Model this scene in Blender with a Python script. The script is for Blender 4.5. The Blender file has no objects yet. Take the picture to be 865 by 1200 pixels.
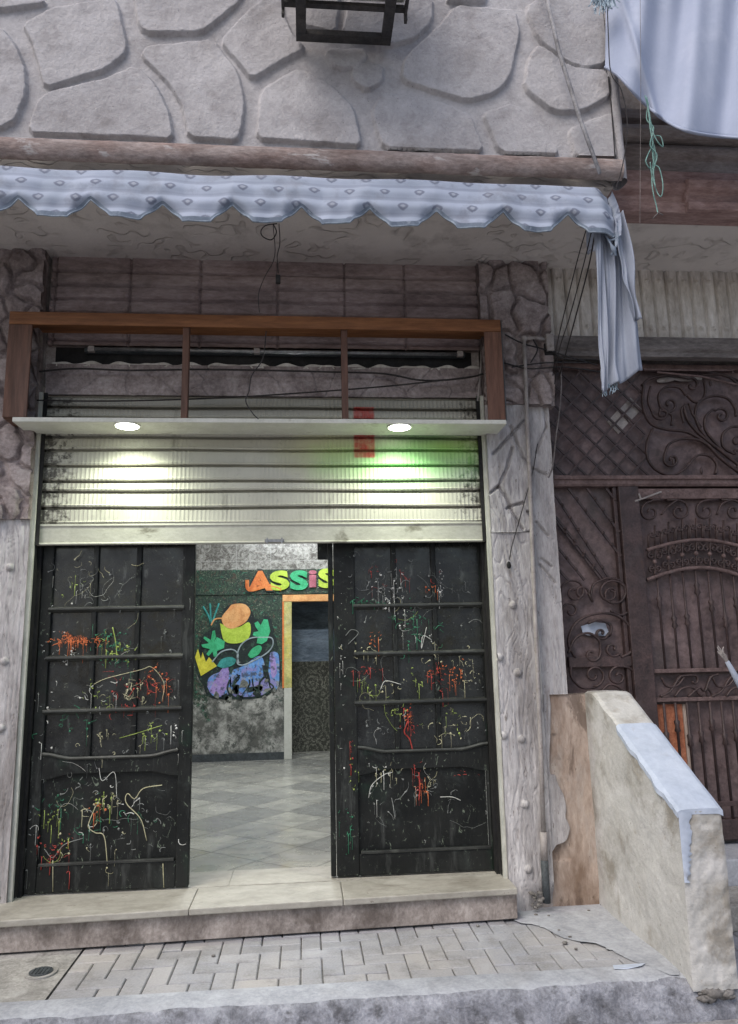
import bpy, bmesh, math, random
import numpy as np
from math import radians as R, sin, cos, pi
random.seed(7)
S = bpy.context.scene
COL = S.collection

# ------------------------------------------------------------------ camera geometry
PW, PH, F = 865.0, 1200.0, 880.0
CAM = np.array([0.0, -4.677, 1.5])
pitch, yaw, roll = R(10.5), R(5.0), R(-1.2)
cf = np.array([sin(yaw)*cos(pitch), cos(yaw)*cos(pitch), sin(pitch)])
r0 = np.array([cos(yaw), -sin(yaw), 0.0]); u0 = np.cross(r0, cf)
cr = r0*cos(roll)+u0*sin(roll); cu = -r0*sin(roll)+u0*cos(roll)
def ray(x, y): return cr*(x-PW/2)/F-cu*(y-PH/2)/F+cf
def P(x, y, Y=0.0):                       # measured point on the vertical plane at depth Y -> (X, Z)
    d = ray(x, y); q = CAM+d*(Y-CAM[1])/d[1]; return float(q[0]), float(q[2])
def P3(x, y, Y=0.0): a, b = P(x, y, Y); return (a, Y, b)
def G(x, y, z):                           # measured point on the level plane at height z -> (X, Y)
    d = ray(x, y); q = CAM+d*(z-CAM[2])/d[2]; return float(q[0]), float(q[1])

# ------------------------------------------------------------------ mesh helpers
class MB:
    def __init__(s): s.v=[]; s.f=[]; s.uv=None; s.tint=None
    def add(s, vs, fs):
        n=len(s.v); s.v.extend([tuple(map(float,v)) for v in vs]); s.f.extend([tuple(i+n for i in f) for f in fs])
        return s
    def box(s, x0,x1,y0,y1,z0,z1):
        return s.add([(x0,y0,z0),(x1,y0,z0),(x1,y1,z0),(x0,y1,z0),(x0,y0,z1),(x1,y0,z1),(x1,y1,z1),(x0,y1,z1)],
              [(0,3,2,1),(4,5,6,7),(0,1,5,4),(1,2,6,5),(2,3,7,6),(3,0,4,7)])
    def tube(s, pts, r, n=6, flat=1.0, cap=True):
        pts=[np.array(p,float) for p in pts]
        pts=[p for i,p in enumerate(pts) if i==0 or np.linalg.norm(p-pts[i-1])>1e-5]
        if len(pts)<2: return s
        rs = r if hasattr(r,'__len__') else [r]*len(pts)
        if len(rs)!=len(pts): rs=[rs[min(i,len(rs)-1)] for i in range(len(pts))]
        vs=[]; prev=None
        for i,p in enumerate(pts):
            t=pts[min(i+1,len(pts)-1)]-pts[max(i-1,0)]; t/=max(np.linalg.norm(t),1e-9)
            if prev is None:
                a=np.array([0,1.0,0]) if abs(t[1])<.9 else np.array([1.0,0,0])
            else: a=prev
            b=np.cross(t,a); b/=max(np.linalg.norm(b),1e-9); a=np.cross(b,t); a/=max(np.linalg.norm(a),1e-9); prev=a
            for k in range(n):
                th=2*pi*k/n; vs.append(p+a*cos(th)*rs[i]*flat+b*sin(th)*rs[i])
        fs=[]
        for i in range(len(pts)-1):
            for k in range(n):
                k2=(k+1)%n; fs.append((i*n+k,i*n+k2,(i+1)*n+k2,(i+1)*n+k))
        if cap: fs.append(tuple(range(n-1,-1,-1))); fs.append(tuple((len(pts)-1)*n+k for k in range(n)))
        return s.add(vs,fs)
    def bar(s, p, q, w, d):               # bar in a facade plane: width w in XZ, depth d in Y (front at p.y)
        p=np.array(p,float); q=np.array(q,float); t=q-p; t[1]=0; t/=np.linalg.norm(t); nrm=np.array([-t[2],0,t[0]])*w/2
        y=np.array([0,d,0])
        c=[p+nrm,p-nrm,q-nrm,q+nrm]
        return s.add([*c,*[k+y for k in c]],[(0,1,2,3),(7,6,5,4),(0,4,5,1),(1,5,6,2),(2,6,7,3),(3,7,4,0)])
    def dome(s, c, r, h=None, n=10, m=4, axis=-1):   # bump standing out of a facade towards -Y
        h=h or r; vs=[];fs=[]
        for j in range(m):
            a=j/m*pi/2
            for k in range(n):
                t=2*pi*k/n; vs.append((c[0]+r*cos(a)*cos(t), c[1]+axis*h*sin(a), c[2]+r*cos(a)*sin(t)))
        vs.append((c[0],c[1]+axis*h,c[2]))
        for j in range(m-1):
            for k in range(n): fs.append((j*n+k,j*n+(k+1)%n,(j+1)*n+(k+1)%n,(j+1)*n+k))
        for k in range(n): fs.append(((m-1)*n+k,(m-1)*n+(k+1)%n,m*n))
        return s.add(vs,fs)
    def ball(s,c,r,n=8,m=5,sc=(1,1,1)):
        vs=[];fs=[]
        for j in range(m+1):
            a=-pi/2+pi*j/m
            for k in range(n):
                t=2*pi*k/n; vs.append((c[0]+sc[0]*r*cos(a)*cos(t),c[1]+sc[1]*r*cos(a)*sin(t),c[2]+sc[2]*r*sin(a)))
        for j in range(m):
            for k in range(n): fs.append((j*n+k,j*n+(k+1)%n,(j+1)*n+(k+1)%n,(j+1)*n+k))
        return s.add(vs,fs)
    def rock(s,c,r,sc,rnd):
        m=len(s.v); s.ball(c,r,7,4,sc)
        for i in range(m,len(s.v)):
            s.v[i]=tuple(s.v[i][k]+rnd.uniform(-.22,.22)*r for k in range(3))
        return s
    def disc(s,c,r,h,n=32,axis='z'):
        vs=[]
        for e in (0,h):
            for k in range(n):
                t=2*pi*k/n
                vs.append((c[0]+r*cos(t),c[1]+r*sin(t),c[2]+e) if axis=='z' else (c[0]+r*cos(t),c[1]+e,c[2]+r*sin(t)))
        return s.add(vs,[tuple(range(n-1,-1,-1)),tuple(range(n,2*n))]+[(k,(k+1)%n,n+(k+1)%n,n+k) for k in range(n)])
    def prism(s, poly, y0, y1):           # XZ polygon given thickness in Y
        n=len(poly); vs=[(x,y0,z) for x,z in poly]+[(x,y1,z) for x,z in poly]
        return s.add(vs,[tuple(range(n)),tuple(range(2*n-1,n-1,-1))]+[(k,n+k,n+(k+1)%n,(k+1)%n) for k in range(n)])
    def prism_x(s, poly, x0, x1):         # YZ polygon swept along X
        n=len(poly); vs=[(x0,y,z) for y,z in poly]+[(x1,y,z) for y,z in poly]
        return s.add(vs,[tuple(range(n)),tuple(range(2*n-1,n-1,-1))]+[(k,n+k,n+(k+1)%n,(k+1)%n) for k in range(n)])
    def field(s, X, Z, H, Y0, back=0.03):  # relief: grid arrays, height H out of plane Y0 towards -Y, with a skirt
        nz,nx=X.shape; n=len(s.v)
        s.v.extend(zip(X.ravel().tolist(),(Y0-H).ravel().tolist(),Z.ravel().tolist()))
        idx=np.arange(nz*nx).reshape(nz,nx)+n
        q=np.stack([idx[:-1,:-1],idx[:-1,1:],idx[1:,1:],idx[1:,:-1]],-1).reshape(-1,4)
        s.f.extend(map(tuple,q.tolist()))
        for line,fl in ((idx[0],0),(idx[-1],1),(idx[:,0],1),(idx[:,-1],0)):
            m=len(s.v); L=line.tolist()
            s.v.extend([(s.v[i][0],Y0+back,s.v[i][2]) for i in L])
            for k in range(len(L)-1):
                f=(L[k],m+k,m+k+1,L[k+1]); s.f.append(f if fl else f[::-1])
        return s

def grid(x0,x1,z0,z1,res):
    nx=max(2,int((x1-x0)/res)+1); nz=max(2,int((z1-z0)/res)+1)
    return np.meshgrid(np.linspace(x0,x1,nx),np.linspace(z0,z1,nz))
def _h(i,j,s): 
    n=(i.astype(np.int64)*374761393+j.astype(np.int64)*668265263+s*982451653)&0xffffffff
    n=((n^(n>>13))*1274126177)&0xffffffff; return ((n^(n>>16))&0xffff)/65535.0
def vn(x,z,s=0):
    i=np.floor(x); j=np.floor(z); fx=x-i; fz=z-j; fx=fx*fx*(3-2*fx); fz=fz*fz*(3-2*fz)
    a=_h(i,j,s);b=_h(i+1,j,s);c=_h(i,j+1,s);d=_h(i+1,j+1,s)
    return (a*(1-fx)+b*fx)*(1-fz)+(c*(1-fx)+d*fx)*fz
def fbm(x,z,s=0,o=4):
    t=0;a=.5
    for k in range(o): t=t+a*vn(x*2**k,z*2**k,s+k); a*=.5
    return t
def voro(x,z,s=0):
    i=np.floor(x); j=np.floor(z); f1=np.full(x.shape,9.);f2=np.full(x.shape,9.);idc=np.zeros(x.shape)
    for di in (-1,0,1):
        for dj in (-1,0,1):
            a=i+di;b=j+dj; px=a+.02+.96*_h(a,b,s); pz=b+.02+.96*_h(a,b,s+5); d=np.hypot(x-px,z-pz)
            m=d<f1; f2=np.where(m,f1,np.minimum(f2,d)); idc=np.where(m,_h(a,b,s+9),idc); f1=np.where(m,d,f1)
    return f1,f2,idc
def sst(a,b,x): t=np.clip((x-a)/(b-a),0,1); return t*t*(3-2*t)
def catmull(pts, n=8):
    pts=[np.array(p,float) for p in pts]
    if len(pts)<3: return pts
    out=[]; e=[2*pts[0]-pts[1]]+pts+[2*pts[-1]-pts[-2]]
    for i in range(1,len(e)-2):
        for k in range(n):
            t=k/n; out.append(.5*((2*e[i])+(-e[i-1]+e[i+1])*t+(2*e[i-1]-5*e[i]+4*e[i+1]-e[i+2])*t*t+(-e[i-1]+3*e[i]-3*e[i+1]+e[i+2])*t**3))
    out.append(e[-2]); return out

OFF={}
def prop(o,label=None,cat=None,group=None,kind=None):
    for k,v in (('label',label),('category',cat),('group',group),('kind',kind)):
        if v: o[k]=v
    return o
def thing(name,loc,label,cat,group=None):
    o=bpy.data.objects.new(name,None); COL.objects.link(o); o.location=loc; o.empty_display_size=.1
    OFF[o.name]=tuple(loc); return prop(o,label,cat,group)
def obj(name,mb,mat,parent=None,loc=None,smooth=False,bevel=0,label=None,cat=None,group=None,kind=None):
    off=OFF.get(parent.name,(0,0,0)) if parent else (loc or (0,0,0))
    me=bpy.data.meshes.new(name); me.from_pydata([(a-off[0],b-off[1],c-off[2]) for a,b,c in mb.v],[],mb.f)
    if mb.uv is not None:
        ul=me.uv_layers.new(name='UVMap'); li=np.zeros(len(me.loops),dtype=np.int32); me.loops.foreach_get('vertex_index',li)
        uv=np.array(mb.uv,dtype=np.float32)[li]; ul.data.foreach_set('uv',uv.ravel())
    if mb.tint is not None:
        at=me.attributes.new('tint','FLOAT','FACE'); at.data.foreach_set('value',np.array(mb.tint,dtype=np.float32))
    if smooth: me.polygons.foreach_set('use_smooth',[True]*len(me.polygons))
    me.materials.append(mat); me.update()
    o=bpy.data.objects.new(name,me); COL.objects.link(o)
    if parent: o.parent=parent; OFF[o.name]=off
    else: o.location=off; OFF[o.name]=off
    if bevel:
        m=o.modifiers.new('bevel','BEVEL'); m.width=bevel; m.segments=2; m.limit_method='ANGLE'; m.angle_limit=R(40)
    return prop(o,label,cat,group,kind)

# ------------------------------------------------------------------ material helpers
class N:
    def __init__(s,name):
        s.m=bpy.data.materials.new(name); s.m.use_nodes=True; s.t=s.m.node_tree; s.b=s.t.nodes['Principled BSDF']
        s.tc=s.t.nodes.new('ShaderNodeTexCoord')
    def n(s,typ,**k):
        o=s.t.nodes.new('ShaderNode'+typ)
        for a,b in k.items():
            if a.startswith('_'): setattr(o,a[1:],b)
            else: s.set(o.inputs[a.replace('__',' ')],b)
        return o
    def set(s,i,v):
        if isinstance(v,bpy.types.NodeSocket): s.t.links.new(v,i)
        else: i.default_value=v
    def coord(s,scale=(1,1,1),kind='Object',rot=(0,0,0)):
        m=s.n('Mapping',Scale=scale,Rotation=rot); s.set(m.inputs['Vector'],s.n('NewGeometry').outputs['Position'] if kind=='World' else s.tc.outputs[kind]); return m.outputs[0]
    def noise(s,vec,sc,det=5,rough=.55,dist=0):
        return s.n('TexNoise',Vector=vec,Scale=sc,Detail=det,Roughness=rough,Distortion=dist).outputs[0]
    def ramp(s,x,a,b,lo=0.,hi=1.): 
        m=s.n('MapRange',Value=x); m.inputs[1].default_value=a; m.inputs[2].default_value=b; m.inputs[3].default_value=lo; m.inputs[4].default_value=hi; return m.outputs[0]
    def mix(s,f,a,b,mode='MIX'):
        m=s.t.nodes.new('ShaderNodeMix'); m.data_type='RGBA'; m.blend_type=mode
        s.set(m.inputs[0],f); s.set(m.inputs[6],a if not isinstance(a,tuple) else (*a[:3],1)); s.set(m.inputs[7],b if not isinstance(b,tuple) else (*b[:3],1)); return m.outputs[2]
    def math(s,op,a,b=0.,c=None):
        m=s.t.nodes.new('ShaderNodeMath'); m.operation=op; s.set(m.inputs[0],a); s.set(m.inputs[1],b)
        if c is not None: s.set(m.inputs[2],c)
        return m.outputs[0]
    def bump(s,h,st,dist=.01,nrm=None):
        b=s.n('Bump',Height=h,Strength=st,Distance=dist)
        if nrm is not None: s.set(b.inputs['Normal'],nrm)
        return b.outputs[0]
    def sep(s,v): o=s.n('SeparateXYZ',Vector=v); return o.outputs

def weathered(name,c1,c2,sc=2.5,rough=.85,stain=None,speck=None,bump=.35,bs=60,stretch=(1,1,1),metal=0.,spec=.3,fine=.34):
    k=N(name); v=k.coord(stretch)
    col=k.mix(k.ramp(k.noise(v,sc,8,.6),.35,.65),c1,c2)
    f=k.noise(v,bs,6,.7); col=k.mix(fine,col,k.mix(k.ramp(f,.33,.67),(0,0,0),(1,1,1)),'SOFT_LIGHT')
    g=k.noise(v,bs*.13,8,.75,.5); col=k.mix(fine*1.3,col,k.mix(k.ramp(g,.36,.64),(0,0,0),(1,1,1)),'SOFT_LIGHT')
    for st in ([stain] if stain and not isinstance(stain,list) else (stain or [])):
        c,ss,lo,hi,am=st
        col=k.mix(k.ramp(k.noise(k.coord(stretch),ss,7,.65,.3),lo,hi,0,am),col,c)
    if speck:
        c,ss,lo,am=speck; col=k.mix(k.ramp(k.noise(v,ss,3,.7),lo,lo+.04,0,am),col,c)
    k.set(k.b.inputs['Base Color'],col); k.b.inputs['Metallic'].default_value=metal; k.b.inputs['Specular IOR Level'].default_value=spec
    k.set(k.b.inputs['Roughness'],k.ramp(k.noise(v,sc*3,4),.3,.7,max(rough-.12,.05),min(rough+.1,1)))
    h=k.math('ADD',k.math('MULTIPLY',f,.5),k.noise(v,bs*.25,6,.6))
    if bump: k.set(k.b.inputs['Normal'],k.bump(h,bump,.01))
    return k.m

M={}
M['flag']=weathered('flagstone plaster',(.45,.435,.45),(.34,.325,.335),2.2,.9,[((.17,.15,.145),3.5,.52,.75,.7),((.45,.44,.47),7,.55,.75,.5)],speck=((.1,.09,.09),70,.66,.6),bump=.7,bs=55,fine=0.16)
M['ledge']=weathered('ledge plaster',(.23,.17,.155),(.29,.25,.24),6,.9,[((.5,.48,.48),9,.6,.66,.7),((.1,.075,.07),5,.52,.7,.6)],bump=.6,bs=50,stretch=(.5,1,1.5))
M['soffitm']=None
M['plaster']=weathered('dusty plaster',(.40,.36,.335),(.32,.285,.27),2,.9,[((.18,.155,.145),3,.5,.75,.6)],bump=.4)
M['plankdark']=weathered('painted plank relief',(.37,.295,.285),(.27,.215,.205),3,.85,[((.40,.35,.33),6,.55,.7,.4),((.12,.09,.085),4,.55,.7,.5)],bump=.6,bs=40,stretch=(.35,1,1))
M['planklight']=weathered('light plank relief',(.60,.565,.52),(.45,.415,.375),4,.88,[((.22,.185,.16),7,.53,.7,.75)],bump=.8,bs=45,stretch=(1,1,.3))
M['pillar']=weathered('weathered pillar plaster',(.46,.44,.44),(.35,.33,.33),3,.88,[((.15,.13,.12),5,.52,.70,.75),((.55,.53,.54),8,.56,.70,.6),((.18,.15,.135),16,.6,.68,.6)],speck=((.10,.08,.065),60,.64,.7),bump=.9,bs=50,stretch=(1,1,.22))
M['cobble']=weathered('cobble relief plaster',(.34,.29,.28),(.23,.19,.185),4,.88,[((.46,.42,.40),6,.58,.7,.5),((.12,.09,.085),7,.55,.7,.6)],bump=.8,bs=45)
M['reveal']=weathered('limewashed reveal',(.52,.52,.46),(.42,.42,.37),5,.85,[((.2,.17,.13),9,.6,.68,.6)],bump=.4,stretch=(1,1,.4),fine=0.2)
M['pinkcor']=weathered('pink cornice',(.40,.27,.25),(.31,.21,.195),3,.85,[((.13,.09,.085),4,.52,.7,.6)],bump=.3,stretch=(.3,1,1))
M['greycor']=weathered('grey cornice',(.16,.145,.14),(.12,.105,.1),3,.85,[((.08,.06,.06),4,.52,.7,.6)],bump=.3,stretch=(.3,1,1))
M['beigecor']=weathered('beige brown cornice',(.38,.335,.31),(.29,.25,.235),3,.85,[((.17,.14,.13),4,.52,.7,.6)],bump=.4,stretch=(.3,1,1))
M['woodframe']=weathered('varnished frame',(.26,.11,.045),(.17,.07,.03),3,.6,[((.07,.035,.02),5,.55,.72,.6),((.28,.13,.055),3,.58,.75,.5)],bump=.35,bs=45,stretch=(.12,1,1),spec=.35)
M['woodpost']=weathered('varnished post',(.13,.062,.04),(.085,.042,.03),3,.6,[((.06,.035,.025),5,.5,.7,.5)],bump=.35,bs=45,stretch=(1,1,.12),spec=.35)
M['board']=weathered('white lamp board',(.60,.60,.55),(.52,.52,.46),5,.6,[((.3,.28,.22),8,.6,.7,.5)],bump=.15,fine=0.12)
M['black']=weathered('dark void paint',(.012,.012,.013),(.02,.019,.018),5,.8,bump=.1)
M['cable']=weathered('black cable',(.02,.018,.018),(.035,.03,.03),9,.55,bump=.05)
M['cablegrey']=weathered('faded cord',(.19,.17,.17),(.12,.105,.1),9,.7,bump=.1)
M['pipe']=weathered('pale pipe',(.34,.31,.295),(.25,.225,.215),8,.7,[((.13,.1,.09),14,.55,.7,.7)],bump=.25,fine=0.15)
M['polegrey']=weathered('grey pole',(.30,.295,.31),(.22,.215,.225),8,.7,[((.13,.12,.12),14,.55,.7,.6)],bump=.2)
M['pipedark']=weathered('dark conduit',(.07,.08,.085),(.045,.05,.055),8,.6,bump=.25)
M['steel']=weathered('galvanised steel',(.3,.31,.32),(.22,.22,.23),10,.4,metal=.6,bump=.15)
M['iron']=weathered('brown painted iron',(.060,.037,.035),(.042,.027,.026),6,.55,[((.085,.062,.06),12,.58,.7,.5),((.06,.032,.02),18,.62,.7,.5)],bump=.3,bs=70,spec=.45)
M['ironsheet']=weathered('brown sheet iron',(.165,.115,.112),(.115,.083,.082),3,.6,[((.12,.092,.09),5,.55,.75,.5),((.022,.026,.024),2.0,.5,.72,.7)],bump=.25,bs=30,spec=.4)
M['irondust']=weathered('dusty iron edge',(.15,.102,.095),(.11,.074,.07),8,.7,[((.17,.15,.14),16,.6,.7,.5)],bump=.3)
M['orangeb']=weathered('orange board',(.42,.16,.085),(.34,.125,.07),4,.8,[((.2,.08,.05),7,.56,.72,.5)],bump=.2)
M['pier']=weathered('ochre stained render',(.44,.36,.31),(.36,.28,.225),2.6,.9,[((.46,.43,.40),4,.55,.68,.7),((.17,.11,.075),3.2,.47,.60,.85),((.10,.07,.055),7,.56,.64,.7)],speck=((.1,.07,.05),40,.66,.7),bump=.9,bs=40,stretch=(1,1,.35),fine=.25)
M['stairwall']=weathered('painted stair wall',(.52,.51,.495),(.41,.395,.37),2.2,.88,[((.24,.215,.18),2.6,.50,.62,.8),((.66,.65,.66),3.3,.55,.75,.6),((.33,.28,.22),11,.6,.7,.5)],speck=((.15,.12,.1),45,.68,.7),bump=.7,bs=35,fine=0.16)
M['whitetop']=weathered('fresh white cap paint',(.46,.51,.61),(.40,.445,.53),5,.55,[((.33,.33,.36),8,.60,.72,.6)],bump=.3,bs=30,fine=0.12)
M['marble']=weathered('worn marble',(.40,.38,.335),(.29,.27,.235),3,.5,[((.20,.18,.15),5,.54,.70,.7),((.30,.28,.23),16,.57,.68,.5)],speck=((.12,.1,.08),30,.66,.6),bump=.2,bs=30,spec=.4,stretch=(.6,1,1),fine=0.2)
M['riser']=weathered('pink marble riser',(.35,.305,.28),(.26,.225,.205),5,.65,[((.10,.08,.07),6,.48,.66,.85),((.42,.38,.36),12,.58,.7,.5)],bump=.35,stretch=(1,1,.7))
M['kerbtop']=weathered('smooth kerb cement',(.38,.39,.42),(.31,.32,.35),3,.85,[((.18,.175,.18),4,.52,.72,.5),((.42,.43,.46),7,.58,.7,.5)],bump=.3,fine=0.2)
M['kerbface']=weathered('broken kerb concrete',(.28,.285,.32),(.16,.162,.18),9,.95,[((.40,.41,.45),14,.54,.66,.6),((.05,.048,.05),11,.55,.68,.7)],bump=1.,bs=60)
M['street']=weathered('street surface',(.30,.29,.29),(.22,.215,.215),3,.92,[((.24,.24,.26),5,.55,.7,.6)],bump=.6,bs=70)
M['patch']=weathered('cement patch',(.34,.325,.30),(.27,.26,.245),3,.85,[((.17,.16,.15),4,.5,.68,.6),((.45,.44,.42),8,.56,.7,.6)],bump=.35)
M['joint']=weathered('joint sand',(.19,.178,.168),(.14,.13,.122),12,.95,bump=.4)
M['cloth']=weathered('washed blue sheet',(.38,.42,.54),(.32,.36,.47),2,.9,[((.55,.58,.68),2,.5,.7,.5)],bump=.12,bs=120,fine=0.03)
M['clothhang']=weathered('grey blue cloth',(.30,.33,.40),(.22,.245,.31),5,.9,[((.13,.145,.19),5,.55,.72,.6)],bump=.15,bs=120,stretch=(1,1,.3),fine=0.06)
M['twine']=weathered('green twine',(.13,.25,.23),(.20,.33,.30),20,.8,bump=.2)
M['fringe']=weathered('pale blue rope',(.36,.44,.50),(.27,.35,.42),20,.85,bump=.3)
M['acbox']=weathered('pale metal casing',(.45,.45,.40),(.36,.36,.32),4,.6,[((.1,.095,.08),8,.58,.7,.6)],bump=.2)
M['bracket']=weathered('dark bracket steel',(.035,.035,.037),(.055,.05,.047),10,.6,[((.1,.07,.05),18,.6,.7,.5)],bump=.3)
M['intplaster']=None
for nm,c in (('white',(.62,.62,.58)),('lime',(.33,.42,.10)),('orange',(.60,.15,.05)),('red',(.36,.045,.035)),('green',(.04,.20,.11)),('grey',(.22,.23,.22)),('cream',(.5,.47,.3))):
    M['p_'+nm]=weathered('dripped '+nm+' paint',c,tuple(x*.7 for x in c),20,.5,bump=.2)
for nm,c in (('morange',(.78,.24,.07)),('mlime',(.50,.66,.08)),('mgreen',(.06,.48,.22)),('mpink',(.50,.17,.22)),('mblue',(.12,.27,.62)),('mviolet',(.36,.26,.55)),('myellow',(.68,.62,.06)),('mpeach',(.80,.40,.16)),('mdark',(.016,.018,.024)),('mteal',(.05,.30,.28)),('mline',(.35,.42,.45))):
    M[nm]=weathered('mural '+nm[1:],c,tuple(x*.8 for x in c),5,.6,[(tuple(x*.45 for x in c),9,.62,.75,.5)],bump=.1)

def soffit_mat():
    k=N('embossed soffit'); v=k.coord()
    col=k.mix(k.ramp(k.noise(v,1.6,6),.35,.65),(.66,.62,.585),(.54,.50,.47))
    w=k.n('TexWave',Vector=v,Scale=9.,Distortion=11.,Detail=1.0,_wave_type='RINGS'); w.inputs['Detail Scale'].default_value=.8
    lines=k.ramp(w.outputs[1],.0,.22,1,0); msk=k.ramp(k.noise(v,3.2,2),.46,.58)
    g=k.math('MULTIPLY',lines,msk); col=k.mix(k.math('MULTIPLY',g,.35),col,(.26,.23,.21))
    col=k.mix(k.ramp(k.noise(v,4,7,.7),.52,.7,0,.5),col,(.28,.25,.23))
    k.set(k.b.inputs['Base Color'],col); k.b.inputs['Roughness'].default_value=.9
    h=k.math('SUBTRACT',k.math('MULTIPLY',k.noise(v,30,5),.35),g); k.set(k.b.inputs['Normal'],k.bump(h,.8,.012)); return k.m
M['soffitm']=soffit_mat()

def door_mat(shift):
    k=N('black gloss door paint'); v=k.coord((1,1,1)); vs=k.coord((1,1,.18))
    col=k.mix(k.ramp(k.noise(v,4,6),.35,.65),(.007,.008,.008),(.017,.018,.017))
    col=k.mix(k.ramp(k.noise(vs,14,6,.7),.57,.68,0,.4),col,(.085,.09,.085)); col=k.mix(k.ramp(k.noise(v,5,8,.75,.5),.55,.7,0,.4),col,(.06,.07,.065))         # scuffs and runs
    col=k.mix(k.ramp(k.noise(k.coord((1,1,.6)),26,5,.75,1.5),.62,.66,0,.8),col,(.20,.24,.18))   # fine flecks of paint
    col=k.mix(k.ramp(k.noise(v,3.1,5,.6,.6),.60,.72,0,.3),col,(.02,.07,.04))
    k.set(k.b.inputs['Base Color'],col); k.set(k.b.inputs['Roughness'],k.ramp(k.noise(v,9,5),.3,.7,.32,.62))
    k.b.inputs['Specular IOR Level'].default_value=.22
    k.set(k.b.inputs['Normal'],k.bump(k.math('ADD',k.noise(vs,30,5),k.noise(v,8,4)),.25,.01)); return k.m
M['door']=door_mat(0)
def pane_mat():
    k=N('dusty painted pane'); v=k.coord((1,1,1)); vs=k.coord((1,1,.3))
    col=k.mix(k.ramp(k.noise(v,3,7,.7,.4),.40,.66),(.008,.009,.009),(.026,.029,.029)); col=k.mix(k.ramp(k.noise(vs,16,6,.75),.60,.68,0,.5),col,(.13,.14,.13))
    col=k.mix(k.ramp(k.noise(v,30,5,.75,1.),.64,.67,0,.7),col,(.22,.24,.18))
    k.set(k.b.inputs['Base Color'],col); k.set(k.b.inputs['Roughness'],k.ramp(k.noise(v,7,6,.7),.35,.65,.10,.45)); k.b.inputs['Specular IOR Level'].default_value=.5
    k.set(k.b.inputs['Normal'],k.bump(k.noise(v,3,3),.25,.01)); return k.m
M['pane']=pane_mat()

def shutter_mat():
    k=N('shutter slats'); v=k.coord(kind='World'); x,y,z=k.sep(v)
    col=k.mix(k.ramp(k.noise(v,2.5,7),.35,.65),(.52,.51,.43),(.42,.41,.345))
    zt_=P(300,488,0)[1]; col=k.mix(k.ramp(z,zt_-.02,zt_+.03,0,.6),col,(.13,.12,.10))  # lamp board's shade on the upper slats, painted in as a darker tone
    col=k.mix(k.ramp(k.noise(v,24,6,.75,.4),.60,.67,0,.35),col,(.20,.19,.15))
    col=k.mix(k.ramp(k.noise(k.coord((1,1,.25)),9,6,.7),.60,.70,0,.45),col,(.16,.15,.12))
    # grime gathered at both guide rails
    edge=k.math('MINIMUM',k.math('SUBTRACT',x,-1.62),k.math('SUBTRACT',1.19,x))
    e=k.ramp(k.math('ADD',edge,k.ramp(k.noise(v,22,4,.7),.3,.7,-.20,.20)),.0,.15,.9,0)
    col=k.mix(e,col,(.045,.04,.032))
    # soft-edged green and yellow patches, then a red block
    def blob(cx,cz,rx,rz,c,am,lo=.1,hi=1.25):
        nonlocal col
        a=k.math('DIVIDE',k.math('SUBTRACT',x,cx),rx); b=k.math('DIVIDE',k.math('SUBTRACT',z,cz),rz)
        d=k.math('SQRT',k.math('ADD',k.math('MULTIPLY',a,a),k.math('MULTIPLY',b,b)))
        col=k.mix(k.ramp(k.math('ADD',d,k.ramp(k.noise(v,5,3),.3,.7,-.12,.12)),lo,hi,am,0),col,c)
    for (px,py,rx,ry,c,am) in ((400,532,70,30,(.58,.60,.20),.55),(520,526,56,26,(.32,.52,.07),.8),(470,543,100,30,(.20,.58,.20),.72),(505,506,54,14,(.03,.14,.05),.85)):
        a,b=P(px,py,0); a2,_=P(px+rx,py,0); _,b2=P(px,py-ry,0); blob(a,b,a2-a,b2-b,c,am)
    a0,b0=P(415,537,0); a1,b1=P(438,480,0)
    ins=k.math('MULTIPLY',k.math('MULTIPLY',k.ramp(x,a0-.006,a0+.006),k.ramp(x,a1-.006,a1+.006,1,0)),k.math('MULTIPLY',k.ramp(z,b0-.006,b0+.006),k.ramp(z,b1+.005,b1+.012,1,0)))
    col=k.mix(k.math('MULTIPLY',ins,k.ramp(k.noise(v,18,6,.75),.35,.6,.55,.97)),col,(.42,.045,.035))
    k.set(k.b.inputs['Base Color'],col); k.b.inputs['Roughness'].default_value=.5; k.b.inputs['Specular IOR Level'].default_value=.4
    w=k.math('SINE',k.math('MULTIPLY',x,2*pi/.026)); 
    h=k.math('MULTIPLY',k.ramp(w,-.3,.6),k.ramp(k.noise(k.coord((1,1,.2)),2.3,2),.42,.56,.15,1))
    k.set(k.b.inputs['Normal'],k.bump(h,.55,.006)); return k.m
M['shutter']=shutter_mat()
M['shutplain']=weathered('shutter bottom rail',(.46,.455,.39),(.38,.375,.32),4,.5,[((.10,.09,.06),6,.60,.70,.8)],bump=.15,spec=.4,stretch=(.6,1,1),fine=0.15)

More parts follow.
